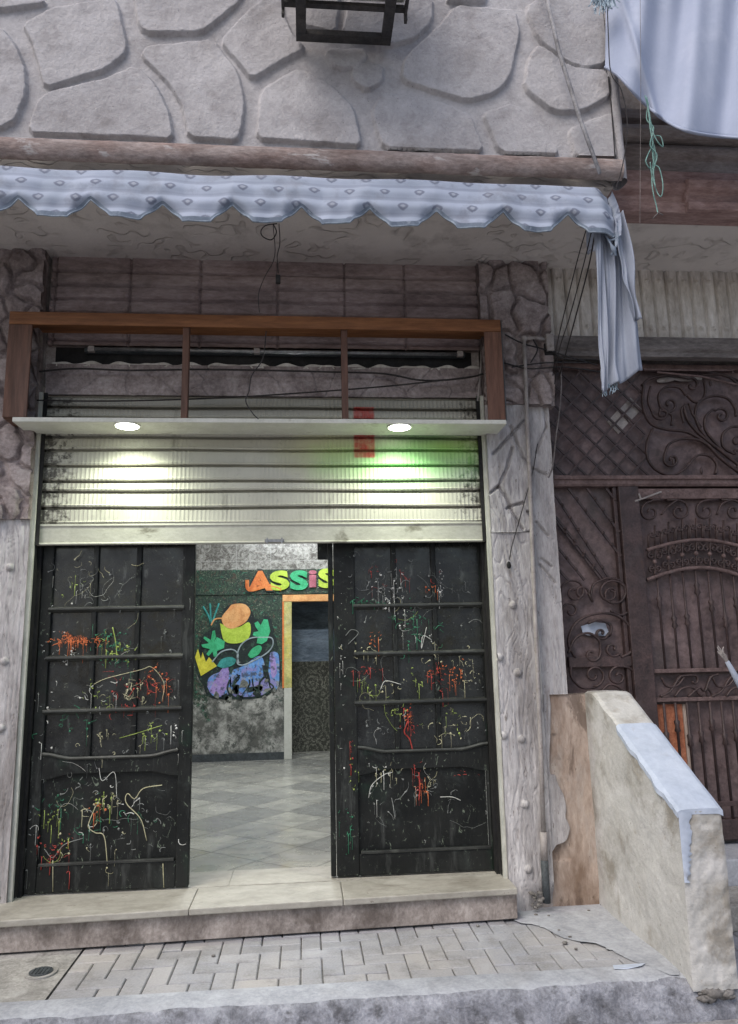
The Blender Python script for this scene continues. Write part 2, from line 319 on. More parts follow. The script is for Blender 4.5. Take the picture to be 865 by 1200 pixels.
def awning_mat():
    k=N('printed awning cloth'); u,v,_=k.sep(k.coord(kind='UV'))
    base=k.mix(k.ramp(k.noise(k.coord(),3,6),.35,.65),(.36,.40,.50),(.29,.33,.41))
    row=k.math('FLOOR',k.math('DIVIDE',v,.095)); 
    uo=k.math('ADD',k.math('DIVIDE',u,.185),k.math('MULTIPLY',k.math('MODULO',row,2.),.5))
    a=k.math('MULTIPLY',k.math('SUBTRACT',k.math('FRACT',uo),.5),.185)
    b=k.math('MULTIPLY',k.math('SUBTRACT',k.math('FRACT',k.math('DIVIDE',v,.095)),.5),.095)
    d=k.math('ADD',k.math('DIVIDE',k.math('ABSOLUTE',a),.036),k.math('DIVIDE',k.math('ABSOLUTE',b),.030))
    d2=k.math('SQRT',k.math('ADD',k.math('POWER',k.math('DIVIDE',a,.030),2.),k.math('POWER',k.math('DIVIDE',b,.023),2.)))
    dd=k.math('MULTIPLY',k.math('ADD',d,d2),.5); dn=k.math('ADD',dd,k.ramp(k.noise(k.coord(),60,3),.3,.7,-.1,.1))
    col=k.mix(k.ramp(dn,.8,1.0,.85,0),base,(.13,.145,.20)); col=k.mix(k.ramp(dn,.30,.5,.5,0),col,(.45,.48,.55)); 
    sb=k.math('ABSOLUTE',k.math('SUBTRACT',k.math('FRACT',k.math('ADD',k.math('DIVIDE',v,.095),.5)),.5))
    col=k.mix(k.ramp(sb,.08,.16,.42,0),col,(.17,.19,.25))  # darker bands between motif rows paint in the shade of the folds
    col=k.mix(k.ramp(k.noise(k.coord((1,1,1)),5,6,.7),.52,.66,0,.55),col,(.19,.20,.24))
    k.set(k.b.inputs['Base Color'],col); k.b.inputs['Roughness'].default_value=.85
    k.set(k.b.inputs['Normal'],k.bump(k.noise(k.coord(),140,3),.1,.01)); return k.m
M['awning']=awning_mat()
M['awnpipe']=weathered('awning piping',(.30,.35,.42),(.2,.24,.30),20,.85,bump=.1)
M['foldshade']=weathered('awning fold shade',(.13,.16,.21),(.2,.24,.30),12,.85,[((.34,.38,.45),20,.6,.66,.6)],bump=.2,fine=0.1)

def paver_mat():
    k=N('cement pavers'); v=k.coord(); t=k.n('Attribute',_attribute_name='tint').outputs['Fac']
    col=k.mix(t,(.37,.345,.325),(.29,.28,.285)); col=k.mix(k.ramp(k.noise(v,1.3,5),.4,.62),col,k.mix(t,(.30,.30,.325),(.25,.255,.28)))
    col=k.mix(k.ramp(k.noise(v,5,8,.7),.48,.66,0,.65),col,(.17,.16,.15)); col=k.mix(k.ramp(k.noise(v,1.7,7,.7,.5),.52,.66,0,.6),col,(.40,.40,.42)); col=k.mix(k.ramp(k.noise(v,38,5,.7),.66,.70,0,.7),col,(.06,.055,.05))
    col=k.mix(k.ramp(k.noise(v,90,4,.6),.4,.65,0,.25),col,(.46,.46,.46))
    k.set(k.b.inputs['Base Color'],col); k.b.inputs['Roughness'].default_value=.88
    k.set(k.b.inputs['Normal'],k.bump(k.math('ADD',k.noise(v,70,6,.7),k.noise(v,12,5)),.35,.008)); return k.m
M['paver']=paver_mat()

def floor_mat():
    k=N('shop floor tiles'); v=k.coord(rot=(0,0,R(40))); x,y,z=k.sep(v); T=.42
    fx=k.math('FLOOR',k.math('DIVIDE',x,T)); fy=k.math('FLOOR',k.math('DIVIDE',y,T))
    cv=k.n('CombineXYZ',X=fx,Y=fy).outputs[0]; wn=k.n('TexWhiteNoise',Vector=cv).outputs[0]
    col=k.mix(k.ramp(wn,.0,.62),(.33,.32,.285),(.42,.41,.36)); col=k.mix(k.ramp(wn,.72,.73,0,.75),col,(.20,.20,.19))
    col=k.mix(k.ramp(k.noise(k.coord(),2.6,6,.6,.6),.42,.60,0,.7),col,(.25,.25,.235)); col=k.mix(k.ramp(k.noise(k.coord((.5,2,1)),7,7,.75,1),.52,.6,0,.45),col,(.17,.165,.155))
    gx=k.math('ABSOLUTE',k.math('SUBTRACT',k.math('FRACT',k.math('DIVIDE',x,T)),.5)); gy=k.math('ABSOLUTE',k.math('SUBTRACT',k.math('FRACT',k.math('DIVIDE',y,T)),.5))
    g=k.ramp(k.math('MAXIMUM',gx,gy),.482,.49); col=k.mix(g,col,(.17,.165,.15))
    k.set(k.b.inputs['Base Color'],col); k.set(k.b.inputs['Roughness'],k.ramp(k.noise(k.coord(),5,5),.3,.7,.14,.4)); k.b.inputs['Specular IOR Level'].default_value=.55
    return k.m
M['floor']=floor_mat()

def tilewall_mat():
    k=N('marbled wall tiles'); v=k.coord(kind='World'); x,y,z=k.sep(v)
    n=k.noise(v,14,8,.8,1.2); col=k.mix(k.ramp(n,.42,.6),(.12,.11,.10),(.46,.45,.42)); col=k.mix(k.ramp(k.noise(v,6,5,.7,1),.6,.72,0,.45),col,(.25,.12,.08))
    gx=k.math('FRACT',k.math('DIVIDE',x,.45)); gz=k.math('FRACT',k.math('DIVIDE',z,.30))
    g=k.math('MAXIMUM',k.ramp(gx,.0,.03,1,0),k.ramp(gz,0,.045,1,0)); g=k.math('ROUND',g); col=k.mix(k.math('MULTIPLY',g,.6),col,(.5,.5,.48))
    k.set(k.b.inputs['Base Color'],col); k.b.inputs['Roughness'].default_value=.16; k.b.inputs['Specular IOR Level'].default_value=.6; return k.m
M['tilewall']=tilewall_mat()
def mural_ground():
    k=N('mural ground paint'); v=k.coord(kind='World'); x,y,z=k.sep(v)
    scr=k.noise(v,11,6,.75,3.0)
    col=k.mix(k.ramp(scr,.5,.54),(.008,.024,.018),(.03,.07,.04)); col=k.mix(k.ramp(k.noise(v,17,4,.7,3.5),.60,.63,0,.75),col,(.35,.37,.27)); col=k.mix(k.ramp(k.noise(v,5,5,.7,4),.57,.60,0,.5),col,(.12,.05,.035)); col=k.mix(k.ramp(k.noise(v,7,5,.7,2.5),.60,.63,0,.7),col,(.03,.22,.13))
    # the paint has flaked off the bare plaster low down
    _,zf=P(280,812,5.3)
    hh=k.math('ADD',z,k.ramp(k.noise(v,2.6,8,.72,.4),.25,.75,-.62,.62))
    bare=k.mix(k.ramp(k.noise(v,5,8,.75),.42,.6),(.10,.10,.09),(.46,.455,.42)); bare=k.mix(k.ramp(k.noise(v,9,8,.85,.8),.52,.57,0,.85),bare,(.04,.045,.04)); bare=k.mix(k.ramp(k.noise(v,3,6,.8,.8),.55,.62,0,.6),bare,(.07,.08,.07))
    col=k.mix(k.ramp(hh,zf-.06,zf+.10,1,0),col,bare)
    k.set(k.b.inputs['Base Color'],col); k.b.inputs['Roughness'].default_value=.6
    k.set(k.b.inputs['Normal'],k.bump(k.noise(v,18,6),.25,.01)); return k.m
M['mural']=mural_ground()
def floral_mat():
    k=N('floral dark tiles'); v=k.coord(); 
    w=k.n('TexVoronoi',Vector=k.coord((3.3,.01,3.3)),Scale=1.,Randomness=.0).outputs[0]
    w=k.math('ADD',w,k.ramp(k.noise(v,12,5,.8,2),.3,.7,-.16,.16)); r=k.math('SINE',k.math('MULTIPLY',w,30.)); n=k.noise(v,20,6,.8,2)
    col=k.mix(k.ramp(k.math('MULTIPLY',r,n),.25,.42),(.03,.03,.024),(.22,.22,.18)); col=k.mix(k.ramp(k.noise(v,1.5,4),.4,.6,0,.5),col,(.03,.035,.025))
    k.set(k.b.inputs['Base Color'],col); k.b.inputs['Roughness'].default_value=.3; return k.m
M['floral']=floral_mat()
M['bluewall']=weathered('blue grey cloth wall',(.17,.22,.28),(.10,.13,.17),1.8,.6,[((.32,.38,.45),3,.5,.7,.6),((.03,.04,.05),2.5,.52,.7,.7)],bump=.3,stretch=(.5,1,1.6))
M['intwall']=weathered('inside plaster',(.40,.40,.37),(.32,.32,.29),2,.9,bump=.3)
def emis(name,c,s):
    m=bpy.data.materials.new(name); m.use_nodes=True; b=m.node_tree.nodes['Principled BSDF']; b.inputs['Base Color'].default_value=(*c,1)
    b.inputs['Emission Color'].default_value=(*c,1); b.inputs['Emission Strength'].default_value=s; return m
M['lamp']=emis('lit lamp glass',(.93,1.,.84),14.)
M['tube']=emis('lit tube lamp',(.88,.95,1.),10.)

M['mblue']=weathered('mural flaked blue',(.11,.27,.62),(.16,.30,.60),5,.6,[((.30,.24,.50),5,.50,.56,.8),((.06,.08,.12),13,.52,.57,.9),((.33,.35,.36),17,.57,.61,.8)],bump=.2)
M['mviolet']=weathered('mural flaked violet',(.36,.24,.52),(.30,.25,.55),5,.6,[((.07,.08,.12),13,.55,.6,.8),((.35,.33,.4),19,.6,.63,.7)],bump=.2)
M['mjamb']=weathered('mural yellow jamb',(.62,.55,.16),(.50,.46,.22),5,.6,[((.30,.36,.14),9,.52,.66,.7),((.55,.5,.4),14,.6,.7,.6)],bump=.1)
M['mdark']=weathered('mural black ground',(.014,.018,.022),(.02,.035,.03),5,.6,[((.05,.10,.07),15,.56,.6,.7),((.18,.2,.17),24,.63,.66,.6)],bump=.2)
M['mflake']=weathered('flaked bare plaster',(.30,.30,.27),(.12,.13,.12),9,.8,[((.04,.05,.045),13,.52,.58,.8)],bump=.2)
# ------------------------------------------------------------------ measured levels
D0=0.0
PF=-0.07                                   # front of the pillars
XL=P(24,800,PF)[0]; XR=P(583,780,PF)[0]    # sides of the opening
zSh0=P(300,637,0)[1]                       # shutter bottom
zSlot=P(300,465,0)[1]                      # head of the opening
zSo=4.07                                   # soffit
zPB=P(300,367,0)[1]                        # foot of the plank band
FB=-1.0                                    # balcony front

# ------------------------------------------------------------------ setting: ground
street=MB(); street.add([(-40,-50,-.16),(40,-50,-.16),(40,.5,-.16),(-40,.5,-.16)],[(0,1,2,3)])
obj('street',street,M['street'],kind='structure')
sub=MB().box(-7,7,-1.02,-.10,-.2,-.012); obj('pavement_bed',sub,M['joint'],kind='structure')
pv=MB(); tint=[]
def paver(x0,x1,y0,y1):
    g=.0028; dz=random.uniform(-.002,.0015); b=.005; x0+=g;x1-=g;y0+=g;y1-=g
    tl=[random.uniform(-.0015,.0015) for _ in range(4)]
    if random.random()<.06: dz-=.004
    v=[(x0,y0,-.03),(x1,y0,-.03),(x1,y1,-.03),(x0,y1,-.03),(x0,y0,dz-b),(x1,y0,dz-b),(x1,y1,dz-b),(x0,y1,dz-b),
       (x0+b,y0+b,dz+tl[0]),(x1-b,y0+b,dz+tl[1]),(x1-b,y1-b,dz+tl[2]),(x0+b,y1-b,dz+tl[3])]
    f=[(0,1,5,4),(1,2,6,5),(2,3,7,6),(3,0,4,7),(4,5,9,8),(5,6,10,9),(6,7,11,10),(7,4,8,11),(8,9,10,11)]
    pv.add(v,f); t=random.random(); tint.extend([t]*9)
# herringbone of 2:1 pavers, clipped at the straight borders
u=.103; X0,X1,Y0,Y1=-1.16,6.5,-.885,-.05
ni=int((X1-X0)/u)+6; nj=int((Y1-Y0)/u)+6; used=set()
def clipbox(a,b,c,d):
    a=max(a,X0);b=min(b,X1);c=max(c,Y0);d=min(d,Y1)
    if b-a>.02 and d-c>.02: paver(a,b,c,d)
for i in range(-ni,ni):
    for j in range(-nj,nj*1):
        # herringbone lattice
        k=(i-j)%4
        if k==0: clipbox(X0+i*u,X0+(i+2)*u,Y0+j*u,Y0+(j+1)*u)
        elif k==3: clipbox(X0+i*u,X0+(i+1)*u,Y0+j*u,Y0+(j+2)*u)
# fill of the old cement at the left
pv.tint=tint
obj('pavement',pv,M['paver'],kind='structure')
x,z=grid(-6.5,-1.165,-.93,-.06,.03)
cp=MB(); nz,nx=x.shape; H=(fbm(x*3,z*3,4)-.5)*.006
gi=np.arange(nz*nx).reshape(nz,nx)
cp.add(list(zip(x.ravel(),z.ravel(),H.ravel())),[tuple(q) for q in np.stack([gi[:-1,:-1],gi[:-1,1:],gi[1:,1:],gi[1:,:-1]],-1).reshape(-1,4).tolist()])
obj('cement_paving',cp,M['patch'],kind='structure',smooth=True)
# kerb: rough front face, smooth top, modelled as a warped profile
kb=MB(); xs=np.arange(-6.5,6.6,.02); prof=[(-.880,.002),(-.93,.004),(-1.0,.0),(-1.03,-.006),(-1.055,-.03),(-1.065,-.06),(-1.075,-.09),(-1.09,-.12),(-1.10,-.17)]
vs=[]
for i,xx in enumerate(xs):
    e=float(fbm(np.array(xx*3.),np.array(.3),11))-.5
    for j,(a,b) in enumerate(prof):
        n1=float(fbm(np.array(xx*9.),np.array(j*1.7),3,5))-.5; am=(0,.003,.012,.03,.05,.055,.05,.05,.05)[j]
        vs.append((xx,a+e*.03*(j>1)+n1*am,b+(n1*.02 if 1<j<8 else 0)))
m=len(prof); kb.add(vs,[(i*m+j,(i+1)*m+j,(i+1)*m+j+1,i*m+j+1) for i in range(len(xs)-1) for j in range(m-1)])
ko=obj('kerb',kb,M['kerbtop'],kind='structure',smooth=True); ko.data.materials.append(M['kerbface'])
for i,p in enumerate(ko.data.polygons):
    if i%(m-1)>=3: p.material_index=1

fm_=MB(); pts_=[(1.14,-.03),(1.73,-.03),(1.73,-.98),(1.55,-.80),(1.49,-.62),(1.34,-.50),(1.28,-.33),(1.17,-.25)]
c_=catmull([np.array(q) for q in pts_+pts_[:1]],6)[:-1]; rnf=random.Random(6); c_=[(q[0]+rnf.uniform(-.012,.012)*(q[0]<1.7),q[1]+rnf.uniform(-.012,.012)*(q[1]<-.05)) for q in c_]
fm_.add([(a,b,.0045) for a,b in c_],[tuple(range(len(c_)-1,-1,-1))]); obj('cement_skim',fm_,M['kerbtop'],kind='structure')
# drain cover in the cement paving
dx,dy=G(48,1141,0)
t=thing('drain_cover',(dx,dy,.002),'small round grey drain cover set in old cement paving left of the doorstep','drain cover')
obj('rim',MB().disc((dx,dy,-.002),.075,.010,28),M['patch'],t); 
dd=MB().disc((dx,dy,.0),.055,.012,28)
for a in range(-2,3): dd.box(dx+a*.018-.003,dx+a*.018+.003,dy-.035,dy+.035,.012,.015)
obj('lid',dd,M['pipedark'],t)
t=obj('paper_scrap',MB().add([(*G(718,1131,.004),.004),(*G(757,1129,.004),.006),(*G(752,1134,.004),.012),(*G(735,1136,.004),.005),(*G(720,1137,.004),.009)],[(0,4,3,2,1)]),M['whitetop'],
   label='crumpled scrap of white paper lying on the pavement before the stair wall',cat='litter')
peb=[(643,1073),(690,1067),(655,1090),(662,1105),(675,1112),(628,1072),(705,1060),(250,1085+35),(560,1085),(668,1098)]
for i,(a,b) in enumerate(peb):
    q=G(a,b,.006); st=MB().ball((q[0],q[1],.006),random.uniform(.006,.013),7,4,(1.2,.8,.7)); 
    obj('pebble',st,M['joint'],loc=(0,0,0),smooth=True,label='small dark pebble lying loose on the pavement',cat='pebble',group='pebbles scattered on the pavement')

# ------------------------------------------------------------------ doorstep
sl=MB(); xr=G(608,1042,.18)[0]; xlft=-2.1
def sillpoly(y0l,y0r,z0,z1,back=.0): 
    return [(xlft,y0l,z0),(xr,y0r,z0),(xr,back,z0),(xlft,back,z0),(xlft,y0l,z1),(xr,y0r,z1),(xr,back,z1),(xlft,back,z1)]
bf=[(0,3,2,1),(4,5,6,7),(0,1,5,4),(1,2,6,5),(2,3,7,6),(3,0,4,7)]
step=thing('doorstep',(-.2,-.2,0),'long worn marble doorstep with pinkish riser under the shop doors','doorstep')
obj('riser',MB().add(sillpoly(-.345,-.215,0.012,.145,.02),bf),M['riser'],step,bevel=.004)
slab=MB(); cuts=[xlft,-1.05,-.02,.02+.0,xr]; cuts=[xlft,-.62,.20,xr]
for i in range(3):
    a,b=cuts[i]+.0012,cuts[i+1]-.0012; f=lambda q:-.385+(q-xlft)/(xr-xlft)*(.385-.245)
    slab.add([(a,f(a),.145),(b,f(b),.145),(b,.048,.145),(a,.048,.145),(a,f(a),.18),(b,f(b),.18),(b,.048,.18),(a,.048,.18)],bf)
obj('tread',slab,M['marble'],step,bevel=.006)

# ------------------------------------------------------------------ the building
B=thing('building',(0,0.3,0),'plastered street building with stone relief balcony, carved pillars and shop opening','building')
# inner shell of the shop
obj('shop_floor',MB().box(-3.2,2.6,.03,6.6,-.05,.178),M['floor'],B)
sh=MB()
obj('side_wall',MB().box(-3.3,-3.2,.3,6.6,0,3.6),M['intwall'],B); obj('side_wall',MB().box(2.6,2.7,.3,6.6,0,3.6),M['intwall'],B)
obj('threshold_slab',MB().box(XL+.03,-.45,.05,.36,.17,.181).box(-.446,.32,.05,.36,.17,.1815).box(.324,XR-.03,.05,.36,.17,.181),M['marble'],B)
obj('ceiling',MB().box(-3.2,2.6,.3,6.6,3.6,3.7),M['intwall'],B)
# front masses
wl=MB(); wl.box(-7,-2.06,-.02,.3,0,zSo).box(-2.06,XL,PF+.04,.3,0,zSo).box(XR,1.44,PF+.04,.3,0,zSo).box(1.44,1.61,0,.3,0,zSo).box(XL,XR,.02,.3,zSlot+.06,zSo).box(1.61,7,.02,.3,3.52,zSo).box(1.60,3.76,.22,.3,0,3.52).box(3.75,7,-.02,.3,0,3.52)
wl.box(-7,7,-.0,.3,zSo+.2,9)
obj('wall',wl,M['plaster'],B)

def woodgrain(x,z,s=0,vert=True):
    a,b=(x,z) if vert else (z,x)
    w=fbm(a*7,b*1.2,s,3)*2.2; g=fbm(a*60+w*9,b*3.0,s+3,3); l=np.abs(np.sin((a*26+w*5)*pi)); return g*.008+sst(0,.30,l)*.0055
def cobbles(x,z,sc,s):
    wx=x+(fbm(x*5,z*5,s)-.5)*.20; wz=z*.9+x*.25+(fbm(x*5,z*5,s+7)-.5)*.20
    f1,f2,idc=voro(wx*sc,wz*sc,s); e=f2-f1
    return sst(.02,.22,e)*.034*(.6+.7*idc)+ (1-np.clip(f1,0,1))*.02+fbm(x*25,z*25,s)*.012
# left pillar
x,z=grid(-2.06,XL,.0,2.32,.0055); h=woodgrain(x,z,2); h=h+(fbm(x*4,z*2,8)-.5)*.012
for px,py in ((12,665),(6,775),(2,853)): 
    a,b=P(px,py,PF); d=np.hypot(x-a,z-b); h=np.where(d<.022,np.maximum(h,.010+.018*np.sqrt(np.clip(1-(d/.022)**2,0,1))),h)
obj('pillar',MB().field(x,z,h,PF,.05),M['pillar'],B,smooth=True,label='left pillar with wood grain relief and round studs')
x,z=grid(-2.06,XL,2.32,zSo,.0055); h=cobbles(x,z,5.2,21)
obj('pillar_stonework',MB().field(x,z,h,PF,.05),M['cobble'],B,smooth=True)
obj('reveal',MB().box(XL-.015,XL+.022,PF+.012,.2,.18,zSlot),M['reveal'],B)
# right pillar: plank relief below, branch and stone relief above
x,z=grid(XR,1.44,.0,2.22,.0055); h=woodgrain(x,z,5)+(fbm(x*4,z*2,18)-.5)*.014
for px,py in ((601,709),(607,788),(611,866),(615,942),(619,1018),(585,770),(590,862)): 
    a,b=P(px,py,PF); d=np.hypot(x-a,z-b); h=np.where(d<.022,np.maximum(h,.010+.018*np.sqrt(np.clip(1-(d/.022)**2,0,1))),h)
h=h-.06*sst(.16,.0,z+ (fbm(x*14,z*14,4)-.5)*.1)*sst(1.26,1.42,x)       # broken foot
obj('pillar',MB().field(x,z,h,PF,.05),M['pillar'],B,smooth=True,label='right pillar with wood grain relief and round studs')
def seg(x,z,pts):
    d=np.full(x.shape,9.)
    for (a,b),(c,e) in zip(pts[:-1],pts[1:]):
        t=np.clip(((x-a)*(c-a)+(z-b)*(e-b))/((c-a)**2+(e-b)**2+1e-9),0,1); d=np.minimum(d,np.hypot(x-a-t*(c-a),z-b-t*(e-b)))
    return d
x,z=grid(XR,1.44,2.22,3.06,.005); h=woodgrain(x,z,6)*.7+(fbm(x*7,z*5,28)-.5)*.03+.012
for L in ([(578,532),(612,495),(636,478)],[(598,500),(606,522),(612,535),(622,548)],[(600,525),(594,548),(584,570),(594,585),(600,600),(612,620)],[(594,596),(603,592),(612,590)],[(590,640),(600,628),(622,624)],[(590,645),(608,662),(620,668)],[(584,570),(572,580)],[(618,600),(628,612)]):
    pts=[P(a,b,PF) for a,b in L]; d=seg(x,z,pts)+ (fbm(x*30,z*30,2)-.5)*.006; h=h-.028*sst(.014,.003,d)
obj('pillar_stonework',MB().field(x,z,h,PF,.05),M['pillar'],B,smooth=True)
x,z=grid(XR,1.645,3.06,zSo,.0055); h=cobbles(x,z,5.6,31)
obj('pillar_stonework',MB().field(x,z,h,PF+.02,.06),M['cobble'],B,smooth=True)
obj('reveal',MB().box(XR-.022,XR+.015,PF+.012,.2,.18,zSlot),M['reveal'],B)
# narrow pilaster beside the gate
x,z=grid(1.44,1.612,1.215,3.06,.0055); h=woodgrain(x,z,9)*.8+(fbm(x*5,z*3,48)-.5)*.02
for L in ([(622,548),(640,557)],[(628,612),(642,628)],[(634,655),(646,664)],[(632,662),(650,683)],[(638,478),(640,500),(628,530)]):
    d=seg(x,z,[P(a,b,-.03) for a,b in L]); h=h-.02*sst(.012,.003,d)
obj('pilaster',MB().field(x,z,h,-.03,.05),M['pillar'],B,smooth=True)
x,z=grid(1.44,1.735,.0,1.215,.008); h=(fbm(x*4,z*3,61)-.5)*.012; 
br=(z<.98)&(z>.25); bx=1.49+.06*fbm(z*7,z*0+1,3)+.05*np.sin(z*7)**2; h=h-.014*sst(.006,-.006,x-bx)*br
obj('pier',MB().field(x,z,h,-.025,.06),M['pier'],B,smooth=True)
bp=[(636,813),(644,812),(645,860),(644,904),(651,908),(653,918),(660,930),(664,945),(663,958),(668,970),(664,985),(652,990),(640,990)]
rnb=random.Random(2); pw_=[P(a,b,-.04) for a,b in bp]; pw_=[(float(q[0])+rnb.uniform(-.003,.003),float(q[1])) for q in catmull([np.array(q) for q in pw_+pw_[:1]],3)[:-1]]
obj('broken_plaster',MB().prism(pw_,-.043,-.02),M['pillar'],B,bevel=.004)
# plank band over the sign frame
x,z=grid(XL+.02-.0,XR,zPB-.25,zSo,.006); zz=[P(300,v,0)[1] for v in (322,336,350,364,378)]
h=np.full(x.shape,.026)+woodgrain(x,z,12,False)*.6
zz=[3.97,3.87,3.775,3.68,3.59,3.50]
for i,q in enumerate(zz): h=h-.026*sst(.014,.004,np.abs(z-q+ (vn(x*3,x*0,i)-.5)*.008))
for px in (62,150,232,322,400,470,556):
    a=P(px,340,0)[0]; 
    for i in range(5):
        if (px+i*37)%3!=0:
            c=(zz[i]+zz[i+1])/2; d=np.hypot(x-a,z-c+.02); h=np.where(d<.018,np.maximum(h,.028+.020*np.sqrt(np.clip(1-(d/.018)**2,0,1))),h)
    h=h-.020*sst(.010,.003,np.abs(x-a-.02))
obj('plank_band',MB().field(x,z,h,.01,.01),M['plankdark'],B,smooth=True)
# relief band with cracked stone pattern behind the sign frame and dark slot over it
zA=P(300,430,0)[1]; zB=P(300,403,0)[1]
x,z=grid(XL+.02,XR,zSlot,zA,.006); wx=x+(fbm(x*5,z*5,3)-.5)*.1; f1,f2,i_=voro(wx*4.5,z*4.5,77); h=.012*sst(.0,.05,f2-f1)+.006*fbm(x*20,z*20,5)
h=h+.012*sst(.03,.0,zA-.02*np.abs(np.sin(x*14))-z)*0
obj('stone_band',MB().field(x,z,h,.0,.02),M['cobble'],B,smooth=True)
sc=MB(); xs=np.arange(XL+.05,XR,.012)
pts=[(q,zA+.018*abs(math.sin(q*15.))+.006*math.sin(q*41)) for q in xs]
sc.prism([(XL+.05,zA-.012)]+[(a,b) for a,b in pts]+[(float(xs[-1]),zA-.012)],-.012,.02); obj('plaster_edge',sc,M['planklight'],B)
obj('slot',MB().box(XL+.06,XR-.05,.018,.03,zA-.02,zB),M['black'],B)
# light vertical plank relief over the gate
x,z=grid(1.645,6.5,3.555,zSo,.007); wd=.09; fr=((x-1.70)/wd)%1; ix=np.floor((x-1.70)/wd)
h=.028*sst(.0,.14,np.minimum(fr,1-fr))+woodgrain(x+ix*.37,z+ix*1.3,14)*.9
for zc in (3.64,3.985):
    d=np.hypot((fr-.5)*wd,z-zc); h=h+.020*np.sqrt(np.clip(1-(d/.015)**2,0,1))
obj('plank_cladding',MB().field(x,z,h,.01,.02),M['planklight'],B,smooth=True)
obj('gate_cornice',MB().prism_x([(.02,3.42),(-.05,3.42),(-.055,3.45),(-.075,3.47),(-.08,3.53),(-.07,3.555),(.02,3.555)],1.63,3.75),M['greycor'],B,bevel=.004)
# soffit, balcony and its mouldings
xE=P(726,190,FB)[0]
so=MB().box(-7,xE-.02,FB+.06,.3,zSo,zSo+.2).box(xE-.02,7,-.66,.3,zSo,zSo+.2); obj('soffit',so,M['soffitm'],B)
par=[[(0,0),(55,0),(50,5),(0,12),(-60,14),(-60,-20),(0,-20)],[(-40,30),(0,30),(15,45),(30,75),(31,110),(20,140),(0,152),(-40,150)],
[(25,28),(60,8),(135,-5),(145,30),(150,60),(125,82),(52,104),(45,75),(35,45)],[(155,-15),(290,-15),(283,0),(255,25),(235,39),(167,39),(160,20)],
[(257,48),(280,22),(310,-5),(330,-5),(335,20),(345,43),(359,56),(295,94),(280,75)],[(32,156),(42,120),(55,108),(125,90),(160,75),(185,100),(200,135),(203,164)],
[(165,65),(170,53),(250,45),(280,85),(287,115),(285,145),(278,166),(220,162),(213,125),(198,98)],[(305,105),(350,78),(385,95),(415,125),(425,172),(300,163)],
[(378,57),(425,55),(432,64),(420,78),(395,82)],[(413,72),(450,75),(450,95),(430,108),(412,95)],[(455,-5),(508,-5),(507,25),(488,45),(453,55),(400,40),(410,-5)],
[(473,68),(518,25),(533,5),(605,10),(610,40),(598,90),(583,109),(548,119),(470,95)],[(615,8),(633,-5),(712,-5),(711,77),(683,81),(663,74),(630,46)],
[(613,102),(620,65),(633,50),(668,78),(713,82),(717,112),(683,131),(648,132)],[(435,130),(448,107),(513,117),(553,135),(568,178),(448,175)],
[(565,131),(603,120),(633,145),(658,182),(585,180)],[(665,150),(713,132),(720,132),(724,187),(675,186)],[(525,-10),(573,-10),(568,3),(523,3)],[(340,-20),(400,-20),(395,40),(350,30)]]
zL0=P(300,172,FB)[1]; zT=5.6
x,z=grid(P(-60,100,FB)[0],xE-.03,zL0,zT,.0065)
def chaikin(p,n=1):
    for _ in range(n):
        o=[]
        for i in range(len(p)):
            a=p[i]; b=p[(i+1)%len(p)]; L=math.dist(a,b); t=min(.2,.03/max(L,.01))
            o+=[(a[0]+(b[0]-a[0])*t,a[1]+(b[1]-a[1])*t),(b[0]+(a[0]-b[0])*t,b[1]+(a[1]-b[1])*t)]
        p=o
    return p
def sdpoly(x,z,poly):
    n=len(poly); d=np.full(x.shape,9.); ins=np.zeros(x.shape,bool)
    for i in range(n):
        a,b=poly[i]; c,e=poly[(i+1)%n]
        t=np.clip(((x-a)*(c-a)+(z-b)*(e-b))/((c-a)**2+(e-b)**2+1e-9),0,1); d=np.minimum(d,np.hypot(x-a-t*(c-a),z-b-t*(e-b)))
        if abs(e-b)>1e-9: ins^=((b>z)!=(e>z))&(x<(c-a)*(z-b)/(e-b)+a)
    return np.where(ins,d,-d)
h=(fbm(x*5,z*5,5)-.5)*.006+(fbm(x*28,z*28,15)-.5)*.007
for i,pl in enumerate(par):
    pw=chaikin([P(a,b,FB-.02) for a,b in pl]); s=sdpoly(x,z,pw)+(fbm(x*14,z*14,i)-.5)*.012
    zs=[q[1] for q in pw]; lo,hi=min(zs),max(zs); tl=np.clip((z-lo)/(hi-lo),0,1)
    h=np.maximum(h,sst(-.003,.005,s)*(.032-.013*tl+(fbm(x*6,z*6,i+30)-.5)*.008+(fbm(x*33,z*33,i+60)-.5)*.003))
bx=MB().field(x,z,h+fbm(x*40,z*40,2)*.002,FB,.06)
obj('balcony_stonework',bx,M['flag'],B,smooth=True)
bw=MB().box(-7,P(-60,100,FB)[0],FB,FB+.12,zSo+.1,zT).box(-6.9,xE-.03,FB+.05,FB+.12,zSo+.1,zT).box(xE-.15,xE-.03,FB+.055,-.66,zSo+.1,zT); obj('parapet',bw,M['flag'],B)
# half round ledge under the stones
lg=MB(); zc=(zL0+zSo)/2-.012; rr=(zL0-zSo)/2-.004; xs=np.arange(-3.0,xE+.01,.02); ms=11; vs=[]
for xx in xs:
    for k in range(ms):
        a=-pi/2+pi*k/(ms-1); rn=rr*(1+.16*(float(fbm(np.array(xx*11.),np.array(k*1.1),9))-.5)); vs.append((xx,FB-.015-rn*cos(a)*.75,zc+rn*sin(a)))
lg.add(vs,[(i*ms+j,(i+1)*ms+j,(i+1)*ms+j+1,i*ms+j+1) for i in range(len(xs)-1) for j in range(ms-1)]+[tuple((len(xs)-1)*ms+j for j in range(ms))])
obj('ledge',lg,M['ledge'],B,smooth=True)
